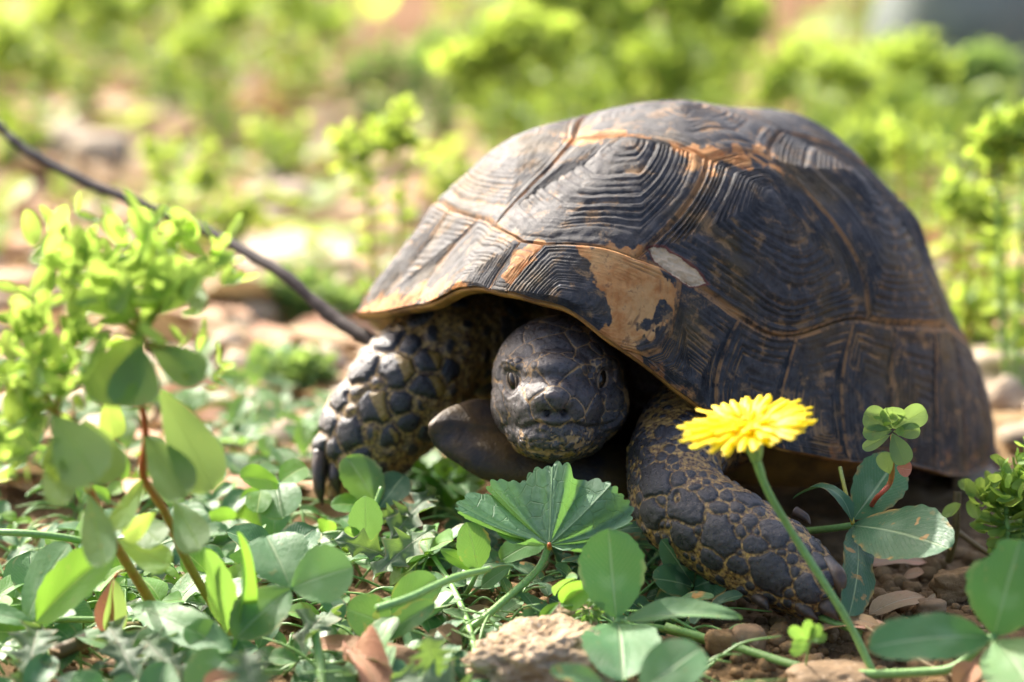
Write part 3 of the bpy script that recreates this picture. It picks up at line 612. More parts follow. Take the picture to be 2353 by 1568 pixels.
# wrinkles on the skin of neck and shoulders
wr = fade * .06 * np.sin(fbm(bv * .8, 3, 21) * 9 + bv @ HX * 5); bv2 += vnm * wr[:, None]
body = part('body', bv2, bf, SKIN, tort, None, {'pig': pig, 'headm': headm, 'edged': mask * (1 - fade)})
EYEM = simple('eye', (.004, .003, .003), (.012, .008, .004), 4, .22, .0, .35)
for c, s_ in EYE:
    a = np.linspace(0, np.pi, 18)[:, None]; b = np.linspace(0, 2 * np.pi, 28, endpoint=False)[None]
    h_, n_ = hit(*proj(c)[:2]); n_ = unit(n_) if n_ is not None else -FW
    ea = unit(RX * .48 * s_ - UP * .88); ea = unit(ea - n_ * (ea @ n_)); eb = np.cross(n_, ea)
    L = (np.sin(a) * np.cos(b)).reshape(-1, 1) * ea * .25 + (np.sin(a) * np.sin(b)).reshape(-1, 1) * eb * .16 + (np.cos(a) + 0 * b).reshape(-1, 1) * n_ * .13
    cpos = (h_ if h_ is not None else c) - n_ * .125
    ey = part('eye', cpos + L, grid_faces(18, 28, True), EYEM, tort, loc=cpos)
    tt_ = np.linspace(0, 2 * np.pi, 40); rg_ = [cpos + n_ * (.085 - .02 * abs(math.cos(x))) + ea * .25 * math.cos(x) + eb * (.150 * math.sin(x) * (1 - .25 * abs(math.cos(x)))) for x in tt_]
    V, F, uv = tube(rg_, [.026, .034, .026, .034, .026], 40, 8, .006); part('eyelid', V, F, SKIN, tort, uv, {'pig': np.tile([.5, 0, 0, 1], (len(V), 1)), 'headm': np.ones(len(V)), 'edged': np.full(len(V), .56)})
    gl = cpos + n_ * .125; 
# claws
for pts, rs in [([P(738, 1040, LD - .6), P(733, 1085, LD - .8), P(735, 1130, LD - .9), P(742, 1162, LD - .8)], [.27, .22, .15, .03]),
                ([P(775, 1060, LD - .7), P(772, 1100, LD - .9), P(778, 1140, LD - .9)], [.25, .2, .03]),
                ([P(835, 1085, LD - .8), P(838, 1120, LD - 1.1), P(845, 1150, LD - 1.1)], [.25, .2, .03]),
                ([P(1895, 1300, 56.4), P(1925, 1330, 56.0), P(1932, 1375, 55.9)], [.30, .25, .05]),
                ([P(1880, 1375, 56.2), P(1905, 1400, 55.8), P(1925, 1425, 55.7)], [.28, .2, .03]),
                ([P(1830, 1375, 56.2), P(1855, 1405, 55.9), P(1880, 1425, 55.8)], [.26, .18, .03]),
                ([P(1735, 1365, 56.5), P(1755, 1385, 56.2), P(1765, 1402, 56.1)], [.22, .16, .03]),
                ([P(1825, 1175, 57.9), P(1850, 1190, 57.8), P(1862, 1205, 57.7)], [.16, .12, .03]),
                ([P(2235, 1120, 69.2), P(2250, 1150, 68.8), P(2258, 1170, 68.7)], [.3, .2, .04])]:
    V, F, uv = tube(pts, np.array(rs) * .78, 18, 12, .01); part('claw', V, F, CLAW, tort, uv)
# plastron with gular projection below the neck and the bridges up to the rim
fr = np.linspace(0, 2 * np.pi, 120, endpoint=False)
rim_lo = shell(np.stack([.93 * np.cos(fr), .93 * np.sin(fr)], -1)); cc = rim_lo.mean(0)
loc = rim_lo - cc; fx = loc @ HX
pl = rim_lo.copy()
g1 = P(1075, 985, 60.4)
rows = []
for k, (f, zz, ww) in enumerate([(0.0, 1.0, 0), (.35, 1.0, 0), (.7, .95, 0), (.86, 1.05, .0), (.93, 1.35, .2), (.97, 1.75, .6)]):
    frn = sstep(.35, .75, fx / fx.max())[:, None]; f = f * (1 - .30 * frn); ww = ww * (1 - frn[:, 0]) * sstep(.45, .8, np.abs(loc @ LF) / np.abs(loc @ LF).max())
    Rr = cc + (rim_lo - cc) * f; Rr[:, 2] = zz * (1 - ww) + rim_lo[:, 2] * ww * .9 + .1 * zz
    rows.append(Rr)
V = np.array(rows).reshape(-1, 3); V[:, 2] += .03 * fbm(V, 3)
part('plastron', V, grid_faces(len(rows), 120, True), BELLY, tort)
# front plastron tongue: a thick flat plate whose two blunt points jut out below the neck
for pts_, up_, lab in [([(1500, 1050, 62.0), (1300, 1000, 61.2), (1130, 930, 61.4), (1050, 930, 60.8), (985, 975, 60.2), (1010, 1010, 60.1), (1090, 1060, 59.8), (1200, 1085, 59.8), (1400, 1110, 59.9), (1520, 1110, 60.6)], .55, None)]:
    rim_ = smooth_path([P(*p_) for p_ in pts_ + pts_[:1]], 90)[:-1]; c_ = rim_.mean(0); rows = []
    for f_, dz in [(.02, .30), (.5, .30), (.8, .24), (.93, .12), (1.0, 0.0), (1.0, -.14), (.97, -.3), (.9, -.42), (.5, -.5), (.02, -.5)]:
        rw = c_ + (rim_ - c_) * f_; rw[:, 2] += dz * up_ * 1.6; rows.append(rw)
    V = np.array(rows).reshape(-1, 3); V += (.03 * fbm(V * 1.5, 3))[:, None]
    part('gular_plate', V, grid_faces(len(rows), len(rim_), True), PLAST, tort)
#@@SPLIT
# ------------------------------------------------------------------ ground
def gh(x, y):
    p = np.stack([x, y, np.zeros_like(x)], -1)
    near = np.clip(1 - np.abs(y + 2) / 60, 0, 1)
    h = .35 * fbm(p * .18, 3, 200) + .16 * fbm(p * .9, 3, 210) * near + .07 * fbm(p * 3.0, 3, 220) * near
    far = np.clip((y - 25) / 120, 0, 1); h = h + far * 2.5 * fbm(p * .03, 2, 230)
    return h - .25
def zz(x, y): return float(gh(np.array([x]), np.array([y]))[0])
a = np.linspace(-1, 1, 420); gx = 15 * a * (1 + 6 * np.abs(a) ** 3 + 200 * np.abs(a) ** 14) + 2
b = np.linspace(0, 1, 520); gy = -14 + 34 * b + 260 * b ** 4 + 5200 * b ** 22
X_, Y_ = np.meshgrid(gx, gy); V = np.stack([X_, Y_, gh(X_, Y_)], -1).reshape(-1, 3)
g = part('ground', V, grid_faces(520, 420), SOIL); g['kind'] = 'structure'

# ------------------------------------------------------------------ leaves
def prof(s, shape):
    if shape == 'clover': w_ = s ** .80 * (1 - s) ** .58; 
    elif shape == 'round': w_ = s ** .55 * (1 - s) ** .45
    elif shape == 'spurge': w_ = s ** 1.0 * (1 - s) ** .42
    elif shape == 'bract': w_ = s ** .5 * (1 - s) ** .55
    elif shape == 'lance': w_ = s ** .8 * (1 - s) ** .85
    else: w_ = s ** .6 * (1 - s) ** .6
    g_ = np.linspace(.001, .999, 300)
    return w_ / {'clover': (g_ ** .80 * (1 - g_) ** .58).max(), 'round': (g_ ** .55 * (1 - g_) ** .45).max(), 'spurge': (g_ * (1 - g_) ** .42).max(), 'bract': (g_ ** .5 * (1 - g_) ** .55).max(), 'lance': (g_ ** .8 * (1 - g_) ** .85).max()}.get(shape, (g_ ** .6 * (1 - g_) ** .6).max())
def leaf(B, T, width, n=(0, -.45, .85), shape='clover', fold=.15, curl=.12, serr=.0, nu=26, nv=9, wave=.03, lobes=0, twist=0.0, tipcurl=0.0, bite=None):
    B = np.asarray(B, float); T = np.asarray(T, float); L = np.linalg.norm(T - B); ax = (T - B) / L
    n = np.asarray(n, float); n = unit(n - ax * (n @ ax)); sd_ = np.cross(ax, n)
    s = .5 - .5 * np.cos(np.linspace(0, np.pi, nu)); s = .5 * s + .5 * np.linspace(0, 1, nu); w_ = prof(np.clip(s, 1e-4, 1), shape) * width / 2
    v = np.linspace(-1, 1, nv); sg = np.abs(v)[None]
    W = w_[:, None] * np.ones(nv)[None]
    if lobes:
        for side in (-1, 1):
            ph = s * lobes + (.25 if side > 0 else 0); tooth = 1 - np.abs((ph % 1) - .62) / .62; tooth = np.where((ph % 1) > .62, 1 - ((ph % 1) - .62) / .38, (ph % 1) / .62) ** 1.6
            W[:, v * side > 0] *= (.42 + .75 * tooth)[:, None]
    if serr: W[:, [0, -1]] *= (1 + serr * ((s * nu * .5) % 1 - .3))[:, None]
    if bite is not None: 
        for bs, bw, bd, side in bite: W[:, v * side > 0] *= 1 - bd * np.exp(-((s[:, None] - bs) / bw) ** 4)
    ph_ = random.random() * 9
    tw = twist * s[:, None]
    off = v[None] * W
    h = fold * np.abs(off) + curl * L * 4 * (s * (1 - s))[:, None] * -1 * -1 * .5 - tipcurl * L * s[:, None] ** 3 + wave * np.sin(s[:, None] * 9 + ph_ + v[None] * 2) * sg * L * .5
    V = B + ax * (s * L)[:, None, None] + (np.cos(tw)[..., None] * sd_ + np.sin(tw)[..., None] * n) * off[..., None] + (np.cos(tw)[..., None] * n - np.sin(tw)[..., None] * sd_) * h[..., None]
    uv = np.stack(np.broadcast_arrays(s[:, None], (v / 2 + .5)[None]), -1).reshape(-1, 2)
    return V.reshape(-1, 3), grid_faces(nu, nv), uv
def add_leaf(parent, B, T, width, mat, name='leaflet', label=None, **k):
    V, F, uv = leaf(B, T, width, **k); o = part(name, V, F, ML[mat], parent, uv, {'rnd': np.full(len(V), random.random())}, loc=B)
    if label: o['label'] = label
    return o
def add_stem(parent, pts, r, mat, name='stem', n=24, **k):
    V, F, uv = tube(pts, r, n, 8, **k); return part(name, V, F, MS[mat], parent, uv)
def px(w_, d=57.): return w_ * KS * d
def plant(name, label, cat, base, leaves, stems, group=None):
    """leaves: (base uvz, tip uvz, width px, material, options); stems: (list of uvz, radius, material)"""
    t = thing(name, label, cat, Z(*base), group)
    for pts, r, mt in stems: add_stem(t, [Z(*p) for p in pts], r, mt)
    for l in leaves:
        b_, t_, w_, mt = l[:4]; k = dict(l[4]) if len(l) > 4 else {}
        B_, T_ = Z(*b_), Z(*t_); k.setdefault('serr', .10 if k.get('shape', 'clover') == 'clover' else 0)
        add_leaf(t, B_, T_, px(w_, proj((B_ + T_) / 2)[2]), mt, name=k.pop('name', 'leaflet'), label=k.pop('label', None), **k)
    return t
D = dict
CL = 'clover'
plant('clover', 'clover sprig with three broad grey-green leaflets lying open left of the mallow leaf', CL, (668, 1400, 0),
      [((668, 1352, 1.6), (612, 1232, 2.3), 150, 'pale', D(n=(.1, -.75, .6), fold=.2)), ((670, 1352, 1.6), (812, 1305, 2.0), 140, 'pale', D(n=(-.1, -.8, .6), fold=.18)), ((668, 1354, 1.6), (540, 1470, .9), 118, 'clover', D(n=(.1, -.6, .7), fold=.3))],
      [([(668, 1352, 1.6), (640, 1362, 1.2), (560, 1358, .8), (430, 1352, .3)], .055, 'green')])
plant('clover', 'big clover leaf with bright lime folded underside at the lower left', CL, (90, 1430, 0),
      [((82, 1432, .9), (268, 1262, 2.6), 118, 'lime', D(n=(-.5, -.8, .3), fold=.35, curl=.1, label='bright lime folded leaflet seen from below')), ((60, 1430, .8), (162, 1250, 2.3), 135, 'pale', D(n=(.0, -.3, .9), fold=.1)), ((78, 1436, .8), (-60, 1405, 1.0), 60, 'pale', D())],
      [([(84, 1432, .9), (72, 1470, .6), (70, 1510, .0)], .06, 'straw')])
plant('clover', 'clover with wide flat leaflets low between the two red stems', CL, (420, 1500, 0),
      [((300, 1395, 1.1), (530, 1500, .9), 92, 'pale', D(n=(0, -.7, .7), fold=.22)), ((535, 1500, .8), (425, 1440, 1.2), 80, 'clover', D(n=(0, -.8, .6))), ((540, 1500, .8), (440, 1600, .5), 120, 'clover', D(n=(.2, -.7, .7)))],
      [([(535, 1500, .8), (560, 1530, .3), (575, 1560, 0)], .05, 'green')])
plant('clover', 'upright clover leaf folded shut, edge on beside the red spurge stem', CL, (530, 1495, 0),
      [((530, 1490, .5), (547, 1222, 3.0), 62, 'lime', D(n=(.9, -.5, .2), fold=.8, shape='lance')), ((522, 1455, .6), (470, 1262, 2.5), 66, 'clover', D(n=(.5, -.8, .3), fold=.5)), ((515, 1440, .6), (500, 1290, 2.2), 50, 'clover', D(n=(-.6, -.7, .3), fold=.5))],
      [([(530, 1490, .5), (528, 1510, 0)], .05, 'green')])
plant('clover', 'cupped clover with one dark and two lime leaflets by the hanging claw', CL, (640, 1200, 0),
      [((632, 1110, 1.6), (650, 1192, 1.1), 110, 'clover', D(n=(0, -.9, .4), shape='round', fold=.1)), ((640, 1112, 1.6), (552, 1098, 1.9), 75, 'lime', D(n=(.2, -.6, .8), shape='round')), ((645, 1108, 1.6), (705, 1072, 1.9), 78, 'lime', D(n=(-.2, -.6, .8), shape='round')), ((600, 1128, 1.5), (590, 1180, 1.2), 60, 'lime', D(shape='round'))],
      [([(640, 1108, 1.6), (700, 1100, 1.2), (760, 1098, .6)], .05, 'green')])
plant('clover', 'dark green clover pair in front of the left forefoot', CL, (870, 1180, 0),
      [((868, 1168, 1.0), (795, 1050, 2.0), 100, 'clover', D(n=(.4, -.8, .3), fold=.25)), ((872, 1168, 1.0), (930, 1092, 1.6), 90, 'dark', D(n=(-.3, -.8, .4), fold=.2)), ((860, 1168, 1.0), (760, 1160, 1.1), 60, 'lime', D(n=(0, -.5, .8)))],
      [([(868, 1166, 1.0), (870, 1185, .4), (875, 1200, 0)], .05, 'green')])
plant('clover', 'single pale clover leaflet standing upright below the left foot', CL, (838, 1260, 0),
      [((838, 1252, .7), (840, 1140, 1.9), 78, 'pale', D(n=(.1, -.9, .4), fold=.12)), ((836, 1252, .7), (790, 1216, 1.2), 34, 'clover', D(n=(.3, -.8, .4)))],
      [([(838, 1250, .7), (850, 1200, 1.0), (878, 1120, 1.7)], .06, 'green'), ([(838, 1252, .7), (842, 1280, 0)], .05, 'green')])
plant('clover', 'tall clover leaf with a long upright leaflet right of the mallow stem', CL, (1420, 1450, 0),
      [((1416, 1422, .9), (1398, 1215, 2.6), 152, 'mid', D(n=(.0, -.95, .35), fold=.14, curl=-.05)), ((1420, 1432, .9), (1432, 1565, .6), 178, 'pale', D(n=(0, -.55, .8), fold=.22, label='sunlit pointed lower leaflet')), ((1428, 1430, .9), (1705, 1420, 1.2), 78, 'pale', D(n=(0, -.35, .9), fold=.45, curl=.12, shape='lance'))],
      [([(1418, 1428, .9), (1450, 1440, .5), (1520, 1445, .2), (1640, 1480, 0)], .07, 'green')])
plant('clover', 'round pale clover leaflet at the bottom edge, right of the rock', CL, (1500, 1620, 0),
      [((1478, 1590, .9), (1612, 1490, 1.5), 135, 'pale', D(n=(0, -.6, .8), fold=.1, shape='round'))], [([(1480, 1590, .9), (1470, 1640, .0)], .05, 'green')])
plant('clover', 'dark curled clover leaflet at the bottom edge against the rock', CL, (1300, 1620, 0),
      [((1395, 1580, .8), (1265, 1548, 1.3), 70, 'spot', D(n=(0, -.5, .8), fold=.2, shape='round'))], [([(1395, 1580, .8), (1400, 1640, .0)], .05, 'green')])
plant('clover', 'insect-bitten clover with three brown-spotted leaflets above the dead leaf', CL, (890, 1490, 0),
      [((900, 1440, .6), (795, 1400, 1.1), 105, 'spot', D(n=(0, -.85, .5), shape='round')), ((905, 1400, .7), (1003, 1328, 1.4), 92, 'spot', D(n=(0, -.9, .4), shape='round')), ((870, 1475, .4), (1000, 1385, 1.2), 62, 'spot', D(n=(.2, -.7, .7), fold=.3))],
      [([(905, 1440, .5), (980, 1420, .5), (1040, 1370, .8)], .05, 'green')])
plant('clover', 'clover leaflet with a pale torn midrib below the mallow leaf', CL, (1100, 1320, 0),
      [((1098, 1312, .9), (1072, 1200, 2.0), 82, 'spot', D(n=(.2, -.9, .4), fold=.15)), ((1095, 1312, .9), (1010, 1262, 1.3), 36, 'lime', D(n=(0, -.8, .5), shape='lance')), ((1105, 1350, .6), (1175, 1300, 1.2), 38, 'spot', D(n=(0, -.8, .5), shape='lance'))],
      [([(1098, 1312, .9), (1080, 1350, .5), (1060, 1380, 0)], .05, 'green')])
plant('clover', 'large three-leaflet clover at the right edge of the bare soil', CL, (2290, 1520, 0),
      [((2278, 1466, 1.3), (1995, 1488, 1.6), 132, 'mid', D(n=(0, -.65, .7), fold=.12, bite=[(.62, .12, .12, 1)])), ((2284, 1462, 1.3), (2345, 1240, 3.2), 185, 'mid', D(n=(-.3, -.9, .3), fold=.08, bite=[(.8, .12, .3, -1)])), ((2288, 1470, 1.3), (2400, 1640, .8), 170, 'pale', D(n=(-.1, -.75, .6), fold=.1))],
      [([(2282, 1466, 1.3), (2262, 1475, 1.0), (2200, 1530, .5), (2120, 1545, .3), (1900, 1545, .1), (1700, 1490, .1), (1530, 1440, .3)], .085, 'green')])
plant('clover', 'shaded clover with an oval and a bitten leaflet behind the right forefoot', CL, (1960, 1260, 0),
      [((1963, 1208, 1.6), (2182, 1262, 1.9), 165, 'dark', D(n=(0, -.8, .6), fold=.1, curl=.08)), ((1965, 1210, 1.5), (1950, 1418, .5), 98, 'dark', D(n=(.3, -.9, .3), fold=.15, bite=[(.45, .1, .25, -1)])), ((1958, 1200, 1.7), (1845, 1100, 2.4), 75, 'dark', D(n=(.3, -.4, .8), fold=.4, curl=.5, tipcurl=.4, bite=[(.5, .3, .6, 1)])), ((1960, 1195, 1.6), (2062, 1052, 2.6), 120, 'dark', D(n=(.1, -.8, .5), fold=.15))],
      [([(1960, 1205, 1.6), (1940, 1120, 2.2), (1930, 1075, 2.5)], .045, 'yellow'), ([(1962, 1208, 1.5), (1900, 1216, 1.3), (1835, 1222, 1.0)], .075, 'green')])
plant('clover', 'dim clover tucked in shade under the right forefoot', CL, (1590, 1380, 0),
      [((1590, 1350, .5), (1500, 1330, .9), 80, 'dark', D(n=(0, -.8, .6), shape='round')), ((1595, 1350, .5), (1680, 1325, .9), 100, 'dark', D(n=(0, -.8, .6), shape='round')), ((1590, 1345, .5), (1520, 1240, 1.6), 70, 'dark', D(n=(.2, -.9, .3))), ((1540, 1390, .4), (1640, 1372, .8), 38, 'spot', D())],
      [([(1590, 1350, .5), (1560, 1300, .8), (1530, 1260, 1.2)], .05, 'green')])
plant('clover', 'clover leaflet pressed beneath the right edge of the mallow leaf', CL, (1440, 1215, 0),
      [((1400, 1225, 1.4), (1505, 1212, 1.6), 50, 'dark', D(n=(0, -.4, .9))), ((1250, 1245, 1.0), (1150, 1290, 1.0), 70, 'clover', D(n=(0, -.6, .7)))], [([(1400, 1225, 1.4), (1380, 1240, .8), (1370, 1260, 0)], .05, 'green')])
# mallow leaf: a pleated, toothed fan on a hairy stalk
def mallow():
    t = thing('mallow_plant', 'large scalloped fan-shaped mallow leaf on a hairy stalk under the chin', 'mallow', Z(1040, 1475, 0))
    c = Z(1262, 1252, 1.55)
    O = [(1300, 1262, 1.6), (1340, 1262, 1.75), (1393, 1270, 1.5), (1412, 1235, 1.75), (1425, 1212, 2.0), (1468, 1192, 2.3), (1455, 1160, 2.4), (1430, 1130, 2.7), (1395, 1108, 2.85), (1350, 1095, 2.8), (1312, 1070, 3.1), (1285, 1066, 3.1), (1255, 1082, 2.9), (1215, 1088, 2.8), (1180, 1105, 2.6), (1135, 1112, 2.6), (1118, 1128, 2.4), (1150, 1150, 2.1), (1095, 1122, 2.5), (1052, 1150, 2.45), (1048, 1175, 2.3), (1085, 1195, 1.9), (1135, 1190, 1.7), (1145, 1225, 1.7), (1175, 1252, 1.6), (1225, 1240, 1.75)]
    o3 = smooth_path([Z(*p) for p in O], 260); m_ = len(o3); k = np.linspace(0, 1, m_)
    sc_ = 1 + .06 * np.abs(np.sin(k * np.pi * 38 + 2 * np.sin(k * 23))) ** .8 - .04 + .03 * fbm(np.stack([k * 14, k * 0, k * 0], -1), 3, 5)
    nr = 22; f = np.linspace(0.02, 1, nr)[:, None, None]
    lob = 1 - .10 * np.exp(-(((k * 6.0 + .25) % 1 - .5) / .13) ** 2)
    V = c + (o3 - c)[None] * f * (1 + (sc_[None, :, None] * lob[None, :, None] - 1) * f ** 3)
    pleat = .018 * np.cos(k * np.pi * 2 * 6.5 + np.sin(k * 11)) + .02 * np.cos(k * 2 * np.pi * 20) + .08 * fbm(np.stack([k * 9, k * 0, k * 0], -1), 2, 3)
    V = V + np.array([0, -.35, .9]) * (pleat[None, :, None] * np.sin(f * np.pi * .75)) + np.array([0, -.3, .6]) * (-.12 * np.sin(f * np.pi))
    uv = np.stack(np.broadcast_arrays(f[..., 0], k[None]), -1)
    m = M('mallow_leaf'); u = m.uv(); n1 = m.noise(7, 5); 
    rad = m.math('ABSOLUTE', m.math('SUBTRACT', m.math('FRACT', m.math('MULTIPLY_ADD', u[1], 6.5, .5)), .5)); rad = m.ramp(m.math('MULTIPLY', rad, u[0]), .0, .03, 1, 0)
    vo = m.n('TexVoronoi', feature='DISTANCE_TO_EDGE'); vo.inputs['Scale'].default_value = 3.2; m.l(m.pos(), vo.inputs['Vector']); net = m.ramp(vo.outputs['Distance'], .0, .05, 1, 0)
    vm = m.math('MAXIMUM', rad, m.math('MULTIPLY', net, .4))
    c_ = m.mix(m.ramp(n1, .35, .65), (.125, .235, .13), (.17, .29, .18)); c_ = m.mix(m.math('MULTIPLY', vm, .6), c_, (.27, .42, .24)); c_ = m.mix(m.math('MULTIPLY', m.ramp(m.noise(16, 3), .6, .72), .4), c_, (.2, .3, .18))
    m.bump(m.math('ADD', m.math('MULTIPLY', vm, -1.0), m.math('MULTIPLY', n1, .5)), .06, .8); m.done(c_, .6, .3)
    tr = m.n('BsdfTranslucent'); tr.inputs[0].default_value = (.2, .42, .07, 1); mx = m.n('MixShader'); mx.inputs[0].default_value = .3
    m.l(m.b.outputs[0], mx.inputs[1]); m.l(tr.outputs[0], mx.inputs[2]); m.l(mx.outputs[0], m.o.inputs[0])
    part('leaf_blade', V.reshape(-1, 3), grid_faces(nr, m_), m.m, t, uv.reshape(-1, 2))
    st = smooth_path([Z(1262, 1254, 1.5), Z(1235, 1310, 1.1), Z(1170, 1370, .8), Z(1100, 1430, .5), Z(1040, 1470, .1)], 60)
    so_ = add_stem(t, st, [.075, .07, .08], 'green', name='stalk', n=60)
    hs = []
    for i in range(160):
        p = st[random.randrange(len(st))]; d_ = unit(rng.normal(size=3)); q = p + d_ * .07
        hs.append((np.array([q - RX * .006, q + RX * .006, q + d_ * .16]), np.array([[0, 1, 2]]), np.zeros((3, 2))))
    V, F, uv = join(hs); part('stalk_hairs', V, F, MS['straw'], so_, uv, kind='stuff')
    V, F, uv = tube([Z(1262, 1250, 1.62), Z(1263, 1260, 1.5)], [.035, .06], 8); part('leaf_node', V, F, MS['orange'], t, uv)
mallow()
# folded bud and fruiting head beside the tall clover
t = thing('clover_bud', 'young folded clover bud with a hairy green seed head above the rock', CL, Z(1340, 1460, 0))
for b_, t_, w_, mt, k in [((1290, 1390, .9), (1362, 1340, 1.5), 60, 'lime', D(n=(.3, -.8, .5), fold=.7)), ((1288, 1392, .9), (1362, 1375, 1.1), 55, 'pale', D(n=(0, -.5, .8), fold=.5)), ((1285, 1385, .9), (1238, 1440, .4), 28, 'lime', D(shape='lance', fold=.6)), ((1275, 1370, .9), (1325, 1330, 1.5), 40, 'clover', D(fold=.6))]:
    B_, T_ = Z(*b_), Z(*t_); add_leaf(t, B_, T_, px(w_), mt, **k)
hc = Z(1352, 1402, .8); hs = []
for i in range(70):
    d_ = unit(rng.normal(size=3) + [0, -.2, .2]); hs.append(leaf(hc + d_ * .12, hc + d_ * (.30 + .12 * random.random()), .06, n=rng.normal(size=3), shape='lance', nu=5, nv=3, tipcurl=.4))
V, F, uv = join(hs); part('seed_head', V, F, ML['clover'], t, uv, {'rnd': np.full(len(V), .3)}, kind='stuff')
for a_, r_ in [([(1352, 1420, .6), (1340, 1450, .2), (1330, 1470, 0)], .045), ([(1370, 1395, .8), (1385, 1375, 1.1), (1395, 1355, 1.3)], .02)]: add_stem(t, [Z(*p) for p in a_], r_, 'green')
# loose runners and stalks
RUN = [('cut green stalk with a pale end lying across the litter below the foot', [(865, 1400, 1.3), (940, 1375, 1.4), (1040, 1330, 1.5), (1125, 1308, 1.5)], [.075, .08, .08, .055], 'green'),
 ('pale green stalk crossing behind the cut stalk and running to the bottom edge', [(990, 1270, .8), (1040, 1350, .6), (1080, 1450, .4), (1112, 1600, .1)], [.05, .07, .07], 'green'),
 ('thick upright pale stalk cut off at the bottom left', [(722, 1450, .9), (735, 1520, .5), (745, 1600, .1)], [.085, .085], 'green'),
 ('dark green runner along the left edge', [(-60, 1222, 1.0), (60, 1226, 1.0), (160, 1238, .8), (260, 1262, .3)], [.07, .07], 'green'),
 ('runner passing under the right forefoot to the soil', [(1670, 1345, .5), (1800, 1385, .35), (1900, 1425, .3), (2030, 1475, .1)], [.07, .075, .06], 'green'),
 ('thin green stem lying flat along the bottom left', [(0, 1420, .8), (110, 1424, .7), (220, 1425, .5), (330, 1430, .2)], [.06, .06], 'green'),
 ('thick brown stem lying under the thistle leaves', [(120, 1505, .4), (180, 1480, .5), (250, 1450, .4), (330, 1440, .1)], [.14, .15, .1], 'brown'),
 ('short green side shoot forking off the cut stalk', [(880, 1470, .5), (950, 1420, .7), (990, 1385, .9), (1010, 1350, 1.0)], [.05, .055, .05], 'green'),
 ('dry straw stalk lying under the lower right clover', [(1990, 1440, .5), (2080, 1500, .3), (2200, 1560, .1)], [.03, .03], 'straw'),
 ('grey dry stalk leaning in the shade behind the shell', [(2200, 1130, 1.6), (2195, 1220, .8), (2180, 1290, 0)], [.09, .08], 'brown'),
 ('dry grey stick on the soil right of the dark oval leaflet', [(2190, 1215, .5), (2260, 1265, .3), (2330, 1310, 0)], [.07, .05], 'brown')]
for lab, pts, r, mt in RUN:
    V, F, uv = tube([Z(*p) for p in pts], r, 30, 8, ribs=4); o = part('stalk', V, F, MS[mt], None, uv, loc=Z(*pts[-1])); tag(o, lab, 'stalk')
# dark twig reaching in from the left
V, F, uv = tube([P(-260, 150, 75), P(-40, 265, 73), P(60, 345, 72), P(200, 420, 71), P(460, 525, 69), P(640, 625, 67), P(760, 725, 66), P(870, 795, 65)], [.10, .11, .12, .12, .13, .14, .15, .17], 90, 10, .04)
tag(part('twig', V, F, MS['twig'], None, uv), 'long dark grey twig slanting down from the left edge to the shell rim', 'twig')
# yellow composite flower
def flower():
    t = thing('yellow_flower', 'yellow dandelion-like flower on a thin green stem in front of the shell', 'flower', Z(2030, 1600, 0))
    FD = 53.0; c = P(1722, 995, FD); nrm = unit(np.array([-.16, -.12, 1.])); ax1 = unit(np.cross(nrm, FW)); ax2 = np.cross(nrm, ax1)
    PM = M('petal'); n_ = PM.noise(6, 3); col = PM.mix(PM.ramp(n_, .3, .7), (.88, .62, .006), (.92, .72, .012)); PM.done(col, .5, .3)
    tr = PM.n('BsdfTranslucent'); tr.inputs[0].default_value = (.95, .86, .02, 1); mx = PM.n('MixShader'); mx.inputs[0].default_value = .45
    PM.l(PM.b.outputs[0], mx.inputs[1]); PM.l(tr.outputs[0], mx.inputs[2]); PM.l(mx.outputs[0], PM.o.inputs[0])
    for ring, (n, r0, r1, up, wd) in enumerate([(38, .25, 1.38, .14, .16), (32, .2, 1.18, .26, .16), (28, .12, .88, .42, .16), (26, .05, .55, .62, .12), (18, .02, .30, 1.0, .09)]):
        for i in range(n):
            a = 2 * math.pi * (i + .5 * (ring % 2)) / n + random.uniform(-.06, .06); d_ = ax1 * math.cos(a) + ax2 * math.sin(a); L = r1 * .92 * random.uniform(.85, 1.08)
            B_ = c + d_ * r0 + nrm * .02; T_ = c + d_ * L + nrm * up * L * random.uniform(.5, 1.2)
            n2 = unit(nrm + rng.normal(size=3) * .15)
            ax = unit(T_ - B_); sd_ = unit(np.cross(ax, n2)); s = np.linspace(0, 1, 8); wv = wd * .5 * np.clip(.4 + 1.4 * s, 0, 1) * np.where(s > .95, .7, 1); v = np.linspace(-1, 1, 5)
            tp = np.where(s[:, None] > .99, .05 * (np.arange(5) % 2)[None], 0)
            V = B_ + ax * (s[:, None] * np.linalg.norm(T_ - B_) + tp)[..., None] + sd_ * (wv[:, None] * v[None])[..., None] + nrm * (.10 * np.sin(s * 3)[:, None] - .04 * np.abs(v)[None] ** 2)[..., None]
            part('petal', V.reshape(-1, 3), grid_faces(8, 5), PM.m, t, np.zeros((40, 2)), loc=B_)
    cu = smooth_path([c + nrm * .0, c - nrm * .25, c - nrm * .5 + ax1 * .0], 8)
    a_, F_, uv_ = tube([c + nrm * .03, c - nrm * .12, P(1735, 1035, FD), P(1738, 1062, FD)], [.36, .30, .16, .09], 16, 12); part('calyx', a_, F_, MS['green'], t, uv_)
    pts = [P(1737, 1055, FD), P(1765, 1130, FD + .1), P(1830, 1240, FD + .5), P(1900, 1350, FD + .6), P(1960, 1450, FD + .6), P(2012, 1560, FD + .4), P(2050, 1650, FD + .3)]
    add_stem(t, pts, [.09, .07, .07, .075, .08], 'green', n=60, rough=.008)
flower()

